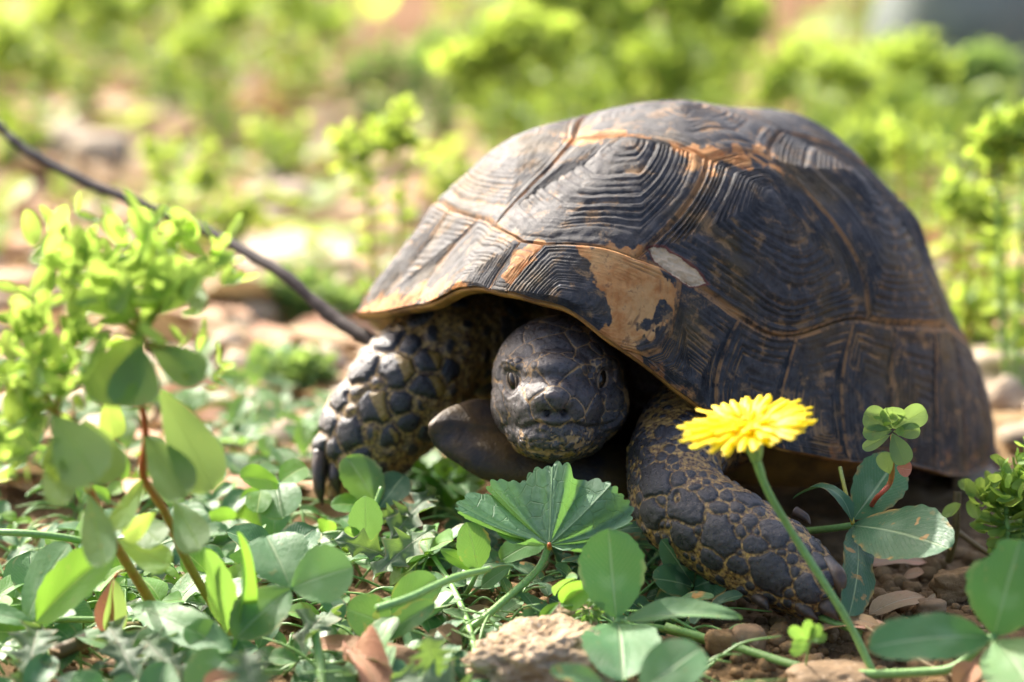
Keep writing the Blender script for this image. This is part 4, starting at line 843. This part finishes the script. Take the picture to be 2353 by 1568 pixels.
# ------------------------------------------------------------------ spurges
_bm = {}
def bmesh_leaf(shape, v):
    k = (shape, v)
    if k not in _bm:
        V, F, uv = leaf((0, 0, 0), (1, 0, 0), [.75, .9, .62, .8][v], n=(0, 0, 1), shape=shape, fold=.25 + .1 * v, curl=-.25, nu=9, nv=5, wave=.05)
        _bm[k] = (V, F, uv)
    return _bm[k]
_bo = {}
def frame(B, T, n):
    L = np.linalg.norm(T - B); ax = (T - B) / L; n = unit(n - ax * (n @ ax)); sd_ = np.cross(n, ax); return L, ax, sd_, n
def put(parent, name, B, T, n, mat, shape='bract', wf=1.0):
    v = random.randrange(4); key = (shape, v, mat)
    if key not in _bo:
        V, F, uv = bmesh_leaf(shape, v); _bo[key] = mesh_np(name, V, F, ML[mat], uv, {'rnd': np.full(len(V), random.random())})
    o = bpy.data.objects.new(name, _bo[key]); COL.objects.link(o); o.parent = parent
    L, ax, sd_, nn = frame(B, T, n)
    from mathutils import Matrix
    o.location = tuple(B - wloc(parent)); o.rotation_euler = Matrix((tuple(ax), tuple(sd_), tuple(nn))).transposed().to_euler(); o.scale = (L, L * wf, L)
    return o
def inst(shape, B, T, n, wf=1.0):
    v = random.randrange(4); V, F, uv = bmesh_leaf(shape, v); L, ax, sd_, nn = frame(B, T, n)
    W = B + V[:, :1] * L * ax + V[:, 1:2] * L * wf * sd_ + V[:, 2:] * L * nn; return W, F, uv, np.full(len(V), random.random())
def cluster(emit, c, r, n, up=(0, -.1, 1), spread=1.0):
    up = unit(np.array(up, float))
    for i in range(n):
        d_ = unit(rng.normal(size=3) * spread + up * .75); off = rng.normal(size=3) * r * .5
        B_ = c + off * .8 + d_ * r * .15; T_ = B_ + d_ * r * random.uniform(.6, 1.0); emit(B_, T_, unit(up - d_ * .3 + rng.normal(size=3) * .4))
# the big spurge in the left foreground, with each leaf its own part
def big_spurge(name, label, stem, smat, r, lv, heads, rays):
    sh = lambda d: d - max(0, 55.0 - d) * .9
    zf = lambda p: (p[0], p[1], sh(p[2]))
    stem = [p if i == len(stem) - 1 else P(*zf(proj(p))) for i, p in enumerate(stem)]
    lv = [(zf(a_), zf(b_), c_, d_, e_) for a_, b_, c_, d_, e_ in lv]; heads = [(a_, b_ + 28, sh(c_), d_ * 1.2, e_) for a_, b_, c_, d_, e_ in heads]; rays = [[zf(p) for p in a_] for a_ in rays]
    t = thing(name, label, 'spurge', stem[-1])
    add_stem(t, stem, [x * .8 for x in r], smat, n=50)
    for b_, t_, w_, mt, k in lv:
        B_, T_ = P(*b_), P(*t_); V, F, uv = leaf(B_, T_, w_ * KS * b_[2], **{**dict(shape='spurge', nu=20, nv=9, fold=.12, curl=-.08), **k}); part('leaf', V, F, ML[mt], t, uv, {'rnd': np.full(len(V), random.random())}, loc=B_)
    for a_ in rays: V, F, uv = tube([P(*p) for p in a_], [.07, .06], 14, 7); part('ray', V, F, MS['yellow'], t, uv)
    for (u, v, d, rp, n) in heads:
        cluster(lambda B_, T_, n_: put(t, 'bract', B_, T_, n_, 'spurge', 'bract', random.uniform(.5, .8)), P(u, v, d), rp * KS * d, max(6, int(n * .75)))
big_spurge('spurge_plant', 'tall lime spurge with red stem and wide leafy head in the left foreground',
  [P(322, 905, 52.6), P(335, 1000, 52.8), P(330, 1095, 53.2), P(375, 1170, 53.8), P(430, 1290, 54.7), P(485, 1385, 55.3), Z(550, 1490, .0)], 'orange', [.07, .09, .10, .11, .12],
  [((325, 760, 52.3), (230, 930, 51.8), 130, 'spurge', D(n=(-.1, -1, .2))), ((320, 790, 52.2), (300, 940, 51.8), 120, 'spurge_low', D(n=(0, -1, .3))), ((345, 800, 52.3), (470, 870, 52.0), 90, 'spurge_low', D(n=(.2, -1, .4))),
   ((370, 895, 52.6), (490, 1130, 52.4), 128, 'spurge_low', D(n=(-.2, -1, .2))), ((330, 1000, 52.7), (432, 1140, 52.3), 105, 'spurge_low', D(n=(.1, -1, .1))), ((400, 1150, 53.6), (460, 1265, 53.2), 88, 'spurge_low', D(n=(0, -1, .2))),
   ((330, 1095, 53.2), (262, 1220, 53.0), 62, 'spurge', D(n=(-.5, -.9, .2))), ((360, 1175, 53.8), (285, 1240, 53.4), 50, 'spurge', D(n=(.4, -.8, .3))), ((300, 1180, 54.0), (370, 1250, 53.6), 78, 'spurge_low', D(n=(.2, -.9, .4))),
   ((320, 740, 52.3), (430, 600, 51.8), 120, 'spurge', D(n=(.3, -.9, .4))), ((310, 730, 52.3), (200, 640, 51.8), 120, 'spurge', D(n=(-.3, -.9, .4))), ((430, 620, 52.4), (462, 712, 52.0), 46, 'spurge_low', D(n=(.2, -1, 0)))],
  [(150, 600, 52.4, 95, 22), (200, 550, 52.8, 80, 16), (180, 530, 52.5, 60, 8), (250, 610, 52.2, 90, 16), (330, 590, 52.3, 95, 20), (300, 520, 52.5, 60, 9), (400, 570, 52.4, 85, 16), (470, 560, 52.3, 75, 13), (515, 595, 52.5, 62, 12), (370, 650, 52.0, 90, 16), (250, 680, 52.0, 90, 16), (440, 810, 52.4, 75, 14), (460, 850, 52.2, 50, 8), (130, 680, 52.4, 70, 12)],
  [[(325, 770, 52.3), (370, 700, 52.2), (400, 620, 52.4)], [(325, 770, 52.3), (300, 680, 52.3), (300, 600, 52.4)], [(325, 770, 52.3), (230, 690, 52.4), (170, 620, 52.5)], [(325, 905, 52.6), (325, 830, 52.4), (325, 765, 52.3)], [(340, 790, 52.3), (400, 800, 52.3), (440, 815, 52.4)]])
big_spurge('spurge_plant', 'shorter lime spurge with orange lower stem leaning in at the left edge',
  [P(125, 935, 52.3), P(160, 1010, 52.5), P(195, 1100, 53.0), P(250, 1225, 54.0), P(320, 1340, 54.9), P(370, 1420, 55.4), Z(412, 1478, .0)], 'orange', [.06, .09, .11, .13, .13],
  [((120, 950, 52.0), (225, 1105, 51.6), 135, 'spurge_low', D(n=(.1, -1, .2))), ((115, 955, 52.2), (-10, 1050, 51.9), 90, 'spurge_low', D(n=(-.1, -1, .3))), ((200, 1130, 53.0), (240, 1300, 52.6), 86, 'spurge_low', D(n=(-.1, -1, .1), bite=None)), ((190, 960, 52.3), (262, 1110, 52.0), 100, 'spurge_low', D(n=(.2, -1, .1))),
   ((270, 1240, 54.1), (392, 1300, 53.8), 72, 'spurge', D(n=(.1, -.9, .4))), ((105, 1040, 52.2), (150, 1160, 51.9), 76, 'spurge_low', D(n=(0, -1, .2))), ((250, 900, 53.5), (262, 1010, 53.4), 60, 'spurge', D()), ((240, 1010, 53.2), (250, 1085, 53.1), 50, 'spurge', D())],
  [(40, 840, 52.4, 90, 18), (110, 800, 52.2, 95, 20), (190, 790, 52.3, 85, 16), (230, 740, 52.4, 60, 10), (-10, 780, 52.3, 90, 12), (60, 740, 52.4, 70, 12), (150, 850, 52.1, 80, 14), (70, 880, 52.2, 70, 10), (60, 1040, 51.9, 70, 14), (10, 1010, 52.0, 60, 10), (120, 1080, 51.8, 50, 8), (180, 870, 52.2, 60, 8), (80, 700, 52.5, 50, 8)],
  [[(125, 945, 52.3), (95, 890, 52.2), (75, 840, 52.3)], [(125, 945, 52.3), (145, 890, 52.3), (150, 840, 52.3)], [(125, 945, 52.3), (80, 920, 52.4), (30, 895, 52.3)]])
# red-tipped hanging leaf bud on the shorter spurge
t = thing('fallen_leaf', 'pink and cream withered spurge leaf hanging beside the orange stem', 'leaf', P(260, 1325, 54.2))
for s_ in (-1, 1): add_leaf(t, P(262, 1325, 54.2), P(252, 1458, 54.0), px(62, 54), 'red' if s_ < 0 else 'spurge_low', name='leaf_half', n=(.7 * s_, -1, 0), shape='spurge', fold=.5)
add_stem(t, [P(262, 1328, 54.2), P(275, 1315, 54.2), P(292, 1312, 54.3)], .03, 'orange')
# small spurge seedlings on the right
t = thing('small_spurge', 'small green spurge with a red stem growing against the shaded side of the shell', 'spurge', Z(1985, 1200, .8))
add_stem(t, [Z(1985, 1198, .9), P(2010, 1150, 58), P(2045, 1110, 57.8), P(2050, 1060, 57.6), P(2050, 1000, 57.5)], [.055, .05, .06, .04], 'red', n=30)
for b_, t_, w_, mt in [((2050, 985), (1985, 950), 60, 'spurge_low'), ((2052, 985), (2128, 942), 56, 'spurge_low'), ((2050, 985), (2050, 935), 60, 'spurge_low'), ((2050, 990), (1982, 995), 40, 'spurge_low'), ((2052, 992), (2115, 990), 38, 'spurge_low'), ((2050, 995), (2080, 1068), 52, 'spurge_low'), ((2045, 1000), (1982, 1032), 28, 'spurge_low'), ((2060, 1075), (2095, 1080), 38, 'red'), ((2045, 1090), (2025, 1040), 40, 'spurge_low')]:
    add_leaf(t, P(*b_, 57.5), P(*t_, 57.3), px(w_), mt, name='leaf', shape='spurge', n=(0, -1, .3))
cluster(lambda B_, T_, n_: put(t, 'bract', B_, T_, n_, 'spurge', 'bract'), P(2050, 968, 57.3), px(26), 8)
t = thing('spurge_seedling', 'tiny spurge seedling on the bare soil left of the flower stem', 'spurge', Z(1850, 1545, 0))
add_stem(t, [Z(1850, 1540, .1), Z(1856, 1500, .6), Z(1862, 1475, .9)], [.02, .025], 'green')
for a_, b_, w_ in [((1860, 1470, .9), (1812, 1445, 1.2), 28), ((1862, 1470, .9), (1900, 1462, 1.1), 22), ((1860, 1465, 1.0), (1852, 1425, 1.5), 26), ((1862, 1468, 1.0), (1885, 1435, 1.4), 24), ((1860, 1480, .8), (1818, 1482, .9), 24), ((1857, 1490, .7), (1815, 1500, .7), 22)]: add_leaf(t, Z(*a_), Z(*b_), px(w_), 'clover', name='leaf', shape='spurge', n=(0, -1, .3))
cluster(lambda B_, T_, n_: put(t, 'bract', B_, T_, n_, 'spurge_low', 'bract'), Z(1862, 1455, 1.1), px(16), 6)

def spurge(label, ub, vb, vt, wpx, tone='bg', nst=1, n=34, leafpx=26, stem='green', lean=0, hb=.28, name='spurge_plant', asym=0, dens=1.0):
    B0 = Z(ub, vb, 0); d = proj(B0)[2]; B0[2] = zz(B0[0], B0[1]) - .1
    T0 = P(ub + lean, vt, d); T0[1] = B0[1]; H = max(1.2, T0[2] - B0[2]); W = wpx * KS * d * .5; lp = leafpx * KS * d
    t = thing(name, label, 'spurge', B0); L = []; Sx = []
    k = max(1, nst)
    for i in range(k):
        a_ = (i + .5) / k * 2 - 1 if k > 1 else 0; tip = B0 + RX * (W * .75 * a_ + lean * KS * d) + np.array([0, random.uniform(-1, 1) * W * .35, H * (1 - .25 * abs(a_) * random.random() - .12 * random.random())])
        pth = [B0 + RX * a_ * .3, (B0 + tip) / 2 + np.array([a_ * W * .15, 0, 0]), tip - [0, 0, lp * .5]]; Sx.append(tube(pth, [.10, .07, .05], 10, 6)); c = smooth_path(pth, 20)
        for j in range(int(50 * dens)):
            p = c[min(len(c) - 1, int(random.uniform(.15, .95) * len(c)))]; d_ = unit(np.array([random.gauss(0, 1), random.gauss(0, .8), random.uniform(-.3, .5)])); L.append(inst('spurge', p, p + d_ * lp * random.uniform(.9, 1.9), np.array([0, -.3, 1.]), .6))
        rw = max(lp * 1.2, W / k * .8)
        for h in range(7):
            c_ = tip + np.array([random.gauss(0, .6), random.gauss(0, .45), random.uniform(-1.3, .25)]) * rw
            cluster(lambda B_, T_, n_: L.append(inst('bract', B_, T_, n_, .85)), c_, lp * 1.3, max(6, n // 4), spread=1.2)
    V, F, uv, rd = join(L); part('foliage', V, F, ML[tone], t, uv, {'rnd': rd}, kind='stuff')
    V, F, uv = join(Sx); part('stem', V, F, MS[stem], t, uv)
    return t
random.seed(11)
BGP = [('single tall lime spurge standing between the twig and the shell', 888, 760, 215, 250, 'bg', 2, 60, 30, 'yellow'),
 ('blurred low lime spurge above the middle of the twig', 425, 590, 325, 230, 'bg', 2, 46, 26, 'green'),
 ('blurred green sprigs right of the low lime spurge', 540, 560, 440, 150, 'bg', 2, 18, 22, 'green'),
 ('small dark green weed at the foot of the tall lime spurge', 700, 725, 620, 170, 'spurge_low', 3, 16, 26, 'green'),
 ('low green weed against the shell rim at the end of the twig', 800, 770, 655, 130, 'spurge_low', 2, 16, 26, 'green'),
 ('green weed with narrow leaves beyond the left foot', 690, 905, 800, 170, 'spurge_low', 3, 12, 30, 'green'),
 ('yellow-green bush in the upper left corner', 40, 400, 60, 260, 'bg', 3, 60, 26, 'green'),
 ('loose lime plant at the top edge, second from the left corner', 200, 290, -60, 270, 'bg', 3, 50, 26, 'green'),
 ('lime plant at the top edge above the pale litter', 370, 260, -50, 260, 'bg', 3, 50, 26, 'green'),
 ('tall pale green plant dipping towards the litter', 500, 330, 0, 200, 'bg', 3, 50, 26, 'green'),
 ('yellowish plant at the top edge left of the brown gap', 680, 250, -60, 300, 'bg', 3, 50, 26, 'yellow'),
 ('low pale weed on the far litter', 640, 400, 270, 180, 'bg', 2, 20, 22, 'green'),
 ('dim blue-green weed behind the tall lime spurge', 880, 280, 120, 260, 'spurge_low', 3, 36, 24, 'green'),
 ('grey-green weed left of the large upper bush', 1010, 260, 80, 200, 'spurge_low', 3, 36, 24, 'green'),
 ('broad lime bush rising behind the left shoulder of the shell', 1180, 420, 20, 330, 'bg', 5, 70, 34, 'green'),
 ('bright bush at the top edge behind the first broad bush', 1330, 330, -70, 320, 'bg', 4, 70, 34, 'green'),
 ('pale sprigs hugging the left slope of the shell', 1085, 560, 380, 190, 'bg', 3, 34, 26, 'green'),
 ('lime bush directly behind the top of the shell', 1610, 330, -60, 330, 'bg', 4, 70, 34, 'green'),
 ('short lime plant between the brown gap and the shell top', 1480, 320, 110, 260, 'bg', 3, 44, 28, 'green'),
 ('leafy bush behind the right slope of the shell', 1860, 430, 110, 330, 'bg', 4, 60, 26, 'green'),
 ('second leafy bush at the upper right', 2060, 400, 60, 320, 'bg', 4, 60, 26, 'green'),
 ('olive plant under the grey corner at the upper right', 2230, 360, 100, 280, 'spurge_low', 4, 50, 26, 'green'),
 ('small lime plant with drooping leaves close behind the shell', 1975, 480, 300, 150, 'bg', 2, 34, 34, 'orange'),
 ('red-stemmed lime spurge rising right of the shell', 2095, 690, 260, 200, 'bg', 2, 30, 26, 'red'),
 ('dense bright spurge column at the right edge', 2335, 900, 190, 300, 'bg', 3, 90, 34, 'green'),
 ('loose green spurge left of the dense column at the right edge', 2225, 800, 400, 200, 'bg', 3, 44, 30, 'orange'),
 ('small leafy weed on the litter behind the rear of the shell', 2250, 850, 640, 180, 'bg', 2, 26, 28, 'orange')]
for l in BGP: spurge(*l)
spurge('bright blurred spurge head entering at the right edge above the big clover', 2330, 1330, 1030, 150, 'spurge', 2, 40, 44, 'green')
random.seed(5)
# ------------------------------------------------------------------ thistle leaves
TH = [('grey-green spiny thistle leaf arching below the mallow leaf', [(1000, 1135, 1.3), (900, 1240, .9)], 90), ('small spiny thistle leaf beside the two clover leaflets', [(1000, 1215, 1.2), (860, 1330, .7)], 90),
 ('spiny thistle leaf with a pale midrib crossing to the spotted clover', [(930, 1300, .7), (760, 1240, 1.4)], 70), ('spiny thistle tip standing in front of the rock', [(1000, 1560, .6), (980, 1462, 1.5)], 100), ('flat grey thistle leaf at the bottom edge by the dead leaf', [(1120, 1640, .3), (900, 1560, .7)], 120),
 ('dull thistle leaf in the lower left corner', [(60, 1600, .3), (90, 1440, 1.0)], 110), ('spiny thistle leaf beneath the pink withered leaf', [(330, 1600, .2), (250, 1440, .9)], 100), ('thistle leaf under the flat clover leaflets', [(440, 1600, .2), (330, 1470, .8)], 110),
 ('dark toothed leaf at the bottom edge in front of the red stem', [(600, 1640, 1.2), (560, 1500, 2.0)], 110), ('pale thistle leaf under the left runner', [(40, 1330, .3), (200, 1290, .8)], 60), ('small spiny thistle leaf left of the upright lime leaf', [(420, 1330, .5), (300, 1310, .9)], 60),
 ('toothed thistle leaf leaning on the cut stalk', [(760, 1420, .4), (700, 1480, .8)], 90), ('yellow-green spiny leaf right behind the pale upright leaflet', [(960, 1180, 1.1), (860, 1200, 1.2)], 56)]
for lab, (b_, t_), w_ in TH:
    B_, T_ = Z(*b_), Z(*t_); V, F, uv = leaf(B_, T_, px(w_), shape='round', lobes=5, fold=.35, curl=.15, nu=61, nv=9, wave=.12, n=(0, -.6, .7)); tag(part('thistle_leaf', V, F, ML['thistle'], None, uv, {'rnd': np.full(len(V), random.random())}, loc=B_), lab, 'thistle leaf')
# ------------------------------------------------------------------ rocks
def rock(label, c, rad, mat, name='rock', seed=0, amp=.25, n=40, cat='rock', boxy=.5):
    a = np.linspace(0, np.pi, n)[:, None]; b = np.linspace(0, 2 * np.pi, n * 2, endpoint=False)[None]
    L = np.stack(np.broadcast_arrays(np.sin(a) * np.cos(b), np.sin(a) * np.sin(b), np.cos(a) + 0 * b), -1).reshape(-1, 3)
    L = L / (np.sum(np.abs(L) ** (2 + 2 * boxy), 1, keepdims=True) ** (1 / (2 + 2 * boxy)))
    L = L * (1 + amp * fbm(L * 1.3 + seed, 5, seed))[:, None]; L -= .16 * amp * np.abs(fbm(L * 5, 5, seed + 3))[:, None] * L + .05 * amp * fbm(L * 16, 3, seed + 4)[:, None] * L
    V = np.asarray(c) + L * np.asarray(rad); o = part(name, V, grid_faces(n, 2 * n, True), mat, None, loc=np.asarray(c)); return tag(o, label, cat)
rock('rough tan rock lit by the sun at the bottom centre', Z(1235, 1545, .15), (1.25, 1.1, .75), ROCK, seed=3, n=130, amp=.42)
rock('small mottled brown stone resting behind the rough tan rock', Z(1315, 1420, .35), (.45, .4, .3), ROCK, seed=5)
rock('smooth brown pebble in the shade under the forefoot', Z(1718, 1470, .1), (.34, .3, .3), PEBBLE, 'pebble', 8, .12, 20, 'pebble')
rock('round soil-coloured pebble left of the smooth brown pebble', Z(1655, 1480, .1), (.3, .25, .28), CRUMB, 'pebble', 9, .2, 20, 'pebble')
rock('crumbly clod below the big right clover leaflet', Z(2025, 1470, .2), (.35, .3, .28), CRUMB, 'soil_clod', 10, .3, 26, 'clod')
rock('flat grey-brown stone by the tiny seedling at the bottom edge', Z(1915, 1560, .0), (.85, .6, .25), PEBBLE, 'stone', 12, .2, 30, 'stone')
rock('tan pebble lying in the bare soil at the lower right', Z(2140, 1395, .1), (.3, .25, .16), PEBBLE, 'pebble', 14, .15, 20, 'pebble')
rock('clod of soil right of the bitten shaded leaflet', Z(2190, 1345, .2), (.45, .4, .32), CRUMB, 'soil_clod', 15, .3, 26, 'clod')
rock('small ochre clod beside the pointed lower clover leaflet', Z(1560, 1520, .1), (.3, .3, .22), ROCK, 'soil_clod', 16, .3, 26, 'clod')
rock('large pale flat stone on the litter behind the tortoise', Z(700, 612, .3), (2.2, 2.6, .8), STONE, 'stone', 20, .15, 30, 'stone', .8)
rock('bright cream stone beside the twig near the left edge', Z(130, 345, .4), (1.6, 1.5, 1.1), STONE, 'stone', 21, .15, 20, 'stone')
rock('second cream stone right of the first, above the twig', Z(225, 360, .3), (1.3, 1.2, 1.0), STONE, 'stone', 22, .15, 20, 'stone')
rock('pale stone in the litter left of the tall lime spurge', Z(640, 470, .2), (1.4, 1.2, .8), STONE, 'stone', 23, .15, 20, 'stone')
rock('another pale stone just right of the low lime spurge', Z(600, 520, .2), (.9, .9, .6), STONE, 'stone', 24, .15, 20, 'stone')
rock('big grey boulder blurred in the upper right corner', Z(2380, 150, 1.0), (8, 7, 8), GREYS, 'boulder', 25, .15, 30, 'boulder')
rock('beige boulder left of the grey corner boulder', Z(2190, 120, .5), (4, 4, 3.5), STONE, 'boulder', 26, .2, 30, 'boulder')
rock('white stone behind the rear of the shell', Z(2285, 850, .3), (.9, .9, .6), STONE, 'stone', 27, .15, 20, 'stone')
# dead curled leaf and dry scraps
for lab, b_, t_, w_, k in [('curled brown dead leaf at the bottom edge left of the rock', (800, 1500, .5), (890, 1560, .9), 80, D(fold=.9, tipcurl=.6, wave=.2)), ('flat pale dry blade lying below the spotted clover', (700, 1480, .3), (1000, 1530, .4), 60, D(shape='lance', fold=.1)),
   ('cream curled dry leaf in front of the red stem', (470, 1590, .9), (540, 1530, 1.4), 40, D(shape='lance', fold=.8, tipcurl=.8)), ('tan dry leaf poking up in the lower right corner', (2200, 1590, .3), (2240, 1520, .8), 60, D(fold=.6, tipcurl=.3)), ('pinkish dry leaf scrap behind the rock', (1060, 1490, .3), (1010, 1440, .6), 40, D(fold=.5))]:
    B_, T_ = Z(*b_), Z(*t_); V, F, uv = leaf(B_, T_, px(w_), **k); tag(part('dry_leaf', V, F, ML['dry'], None, uv, {'rnd': np.full(len(V), random.random())}, loc=B_), lab, 'dead leaf')

# ------------------------------------------------------------------ ground cover nobody could count
def blocked(x, y):   # keep the cover out of the tortoise's body
    p = np.stack([x, y], -1); c = np.array([5.2, 6.5]); h = HX[:2]; l = LF[:2]; a_ = (p - c) @ h; b_ = (p - c) @ l
    return (a_ / 8.2) ** 2 + (b_ / 5.6) ** 2 < 1
def scatter_uv(n, box, zc=0.0):
    out = []
    while len(out) < n:
        u = random.uniform(box[0], box[1]); v = random.uniform(box[2], box[3]); p = Z(u, v, 0)
        if blocked(p[0], p[1]) or (u - 740) ** 2 + (v - 1180) ** 2 < 85 ** 2: continue
        out.append(p)
    return out
def low_leaf(nu=6, nv=3): return None
_lt = {sh: leaf((0, 0, 0), (1, 0, 0), w_, n=(0, 0, 1), shape=sh, fold=.25, curl=.15, nu=9, nv=5, wave=.05) for sh, w_ in (('clover', .72), ('lance', .28), ('round', .85))}
def low(shape, B_, T_, n_, wf=1.0):
    V, F, uv = _lt[shape]; L, ax, sd_, nn = frame(B_, T_, n_); return B_ + V[:, :1] * L * ax + V[:, 1:2] * L * wf * sd_ + V[:, 2:] * L * nn, F, uv, np.full(len(V), random.random())
def sprigs(n, box, hmin, hmax, size, name, mat, stemr=.035):
    L = []; Sx = []
    for p in scatter_uv(n, box):
        z0 = zz(p[0], p[1]); h = random.uniform(hmin, hmax); top = np.array([p[0] + random.gauss(0, .4), p[1] + random.gauss(0, .4), z0 + h])
        if blocked(top[0], top[1]): continue
        Sx.append(tube([np.array([p[0], p[1], z0]), (np.array([p[0], p[1], z0]) + top) / 2 + rng.normal(size=3) * .1, top], [stemr, stemr * .8], 6, 5))
        a0 = random.uniform(0, 6.28); s_ = size * random.uniform(.45, 1.35); tl = unit(np.array([random.gauss(0, .35), -.25 + random.gauss(0, .35), 1]))
        e1 = unit(np.cross(tl, [0.3, 1, 0])); e2 = np.cross(tl, e1)
        for k in range(3):
            a_ = a0 + k * 2.09 + random.uniform(-.2, .2); d_ = unit(e1 * math.cos(a_) + e2 * math.sin(a_) + tl * random.uniform(-.25, .45)); L.append(low('clover', top, top + d_ * s_, tl, random.uniform(.7, 1.15)))
    V, F, uv, rd = join(L); o = part(name, V, F, ML[mat], None, uv, {'rnd': rd}); V, F, uv = join(Sx); s_ = part('stems', V, F, MS['green'], o, uv, kind='stuff')
    return o
o = sprigs(125, (-60, 1120, 1130, 1640), .1, .8, .95, 'ground_cover', 'mid'); tag(o, 'dense small clover covering the ground at the lower left', 'ground cover', kind='stuff')
o = sprigs(45, (-60, 1100, 1120, 1500), .2, 1.0, .8, 'ground_cover', 'lime'); tag(o, 'bright lime young clover mixed through the lower left cover', 'ground cover', kind='stuff')
o = sprigs(80, (480, 1100, 880, 1180), .2, 1.0, .8, 'ground_cover', 'clover'); tag(o, 'pale small leaves massed behind and beside the left foot', 'ground cover', kind='stuff')
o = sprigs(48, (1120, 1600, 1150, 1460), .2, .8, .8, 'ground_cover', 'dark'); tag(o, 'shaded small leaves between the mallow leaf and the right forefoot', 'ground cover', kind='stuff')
o = sprigs(60, (-40, 560, 860, 1160), .3, 1.0, .8, 'ground_cover', 'clover'); tag(o, 'small leaves on the litter behind the big left spurge', 'ground cover', kind='stuff')
o = sprigs(130, (-100, 2500, 140, 760), .4, 1.8, 1.4, 'ground_cover', 'bg'); tag(o, 'scattered low leaves over the blurred far ground', 'ground cover', kind='stuff')
for n_, bx, lab in ((60, (-200, 800, 60, 190), 'blurred lime weeds along the far edge at the upper left'), (60, (1080, 1420, 60, 300), 'blurred weeds behind the broad bush'), (40, (1500, 1720, 60, 260), 'blurred weeds far behind the shell top'), (90, (1850, 2350, 120, 400), 'blurred weeds far behind the right slope of the shell')):
    o = sprigs(n_ * 2, bx, .6, 4.0, 1.4, 'ground_cover', 'bg', .06); tag(o, lab, 'ground cover', kind='stuff')
# far weeds beyond the frame so that the place goes on
L = []
for i in range(1500):
    x = random.uniform(-260, 260); y = random.uniform(105, 700) ; z0 = zz(x, y)
    if y < 260 and float(vn(np.array([[x * .06, y * .02, 3.]]), 77)[0]) < .18: continue
    s_ = random.uniform(1.5, 3.2) if y < 260 else random.uniform(3, 9)
    for k in range(5):
        d_ = unit(np.array([random.gauss(0, .8), random.gauss(0, .8), random.uniform(.2, 1)])); b_ = np.array([x + random.gauss(0, 3), y + random.gauss(0, 3), z0 + random.uniform(0, 4)]); L.append(low('round', b_, b_ + d_ * s_, unit(rng.normal(size=3) + [0, 0, 1])))
V, F, uv, rd = join(L); tag(part('far_greenery', V, F, ML['bg'], None, uv, {'rnd': rd}), 'low green weeds covering the far ground behind everything', 'ground cover', kind='stuff')
# grass blades and thin stems tangle
L = []
for p in scatter_uv(420, (-60, 1650, 1130, 1620)):
    z0 = zz(p[0], p[1]); a_ = random.uniform(0, 6.28); l_ = random.uniform(.8, 2.4); b_ = np.array([p[0], p[1], z0 + .1]); t_ = b_ + np.array([math.cos(a_) * l_, math.sin(a_) * l_ * .7, random.uniform(.1, .9)])
    if blocked(t_[0], t_[1]): continue
    L.append(tube([b_, (b_ + t_) / 2 + [0, 0, .25], t_], [.03, .028, .014], 8, 5))
V, F, uv = join(L); tag(part('grass_stems', V, F, MS['green'], None, uv), 'tangle of thin green stems lying through the ground cover', 'stems', kind='stuff')
# soil crumbs
def blob(n_=5, s=0):
    a = np.linspace(0, np.pi, n_ + 2)[:, None]; b = np.linspace(0, 2 * np.pi, 7, endpoint=False)[None]
    L_ = np.stack(np.broadcast_arrays(np.sin(a) * np.cos(b), np.sin(a) * np.sin(b), np.cos(a) + 0 * b), -1).reshape(-1, 3); return L_ * (1 + .4 * fbm(L_ * 1.6, 3, s))[:, None], grid_faces(n_ + 2, 7, True)
BL = [blob(4, s) for s in range(6)]
def crumbs(n, box, r0, r1, name, lab, mat, flat=.8, power=6.0):
    L = []
    for p in scatter_uv(n, box):
        r = r0 + (r1 - r0) * random.random() ** power; V, F = BL[random.randrange(6)]; a_ = random.uniform(0, 6.28); ca, sa = math.cos(a_), math.sin(a_)
        W = V * [r * random.uniform(.8, 1.3), r, r * flat]; W = np.stack([W[:, 0] * ca - W[:, 1] * sa, W[:, 0] * sa + W[:, 1] * ca, W[:, 2]], -1); W = W + [p[0], p[1], zz(p[0], p[1]) + r * .3]; L.append((W, F, np.zeros((len(W), 2))))
    V, F, uv = join(L); tag(part(name, V, F, mat, None, uv, smooth=(mat is STONE or mat is PEBBLE)), lab, 'gravel', kind='stuff')
crumbs(5000, (1000, 2500, 1200, 1640), .015, .24, 'soil_crumbs', 'loose crumbs of brown soil at the lower right', CRUMB)
crumbs(1200, (-100, 1200, 1150, 1640), .02, .2, 'soil_crumbs', 'brown crumbs of soil between the leaves at the lower left', CRUMB)
crumbs(120, (1500, 2500, 1230, 1640), .04, .22, 'gravel', 'small tan pebbles in the soil at the lower right', PEBBLE)
crumbs(900, (-150, 2550, 200, 1100), .1, 1.0, 'gravel', 'pale pebbles strewn over the sunlit ground behind', STONE, .7, 2.0)
# straw litter
L = []
for (n, box, l0, l1) in ((2200, (-150, 2550, 130, 800), .8, 4.0), (500, (-150, 900, 780, 1150), .6, 2.4), (50, (-100, 2500, 1180, 1620), .4, 1.8)):
    for p in scatter_uv(n, box):
        a_ = random.gauss(0, .7); l_ = random.uniform(l0, l1); z0 = zz(p[0], p[1]) + .1; b_ = np.array([p[0], p[1], z0 + random.uniform(0, .3)]); t_ = b_ + np.array([math.cos(a_) * l_, math.sin(a_) * l_, random.uniform(-.1, .35)]); L.append(low('lance', b_, t_, unit(np.array([random.gauss(0, .4), random.gauss(0, .4), 1])), random.uniform(.5, 2.2)))
V, F, uv, rd = join(L); tag(part('straw_litter', V, F, ML['straw'], None, uv, {'rnd': rd}), 'dry straw and dead leaf litter over the ground', 'litter', kind='stuff')
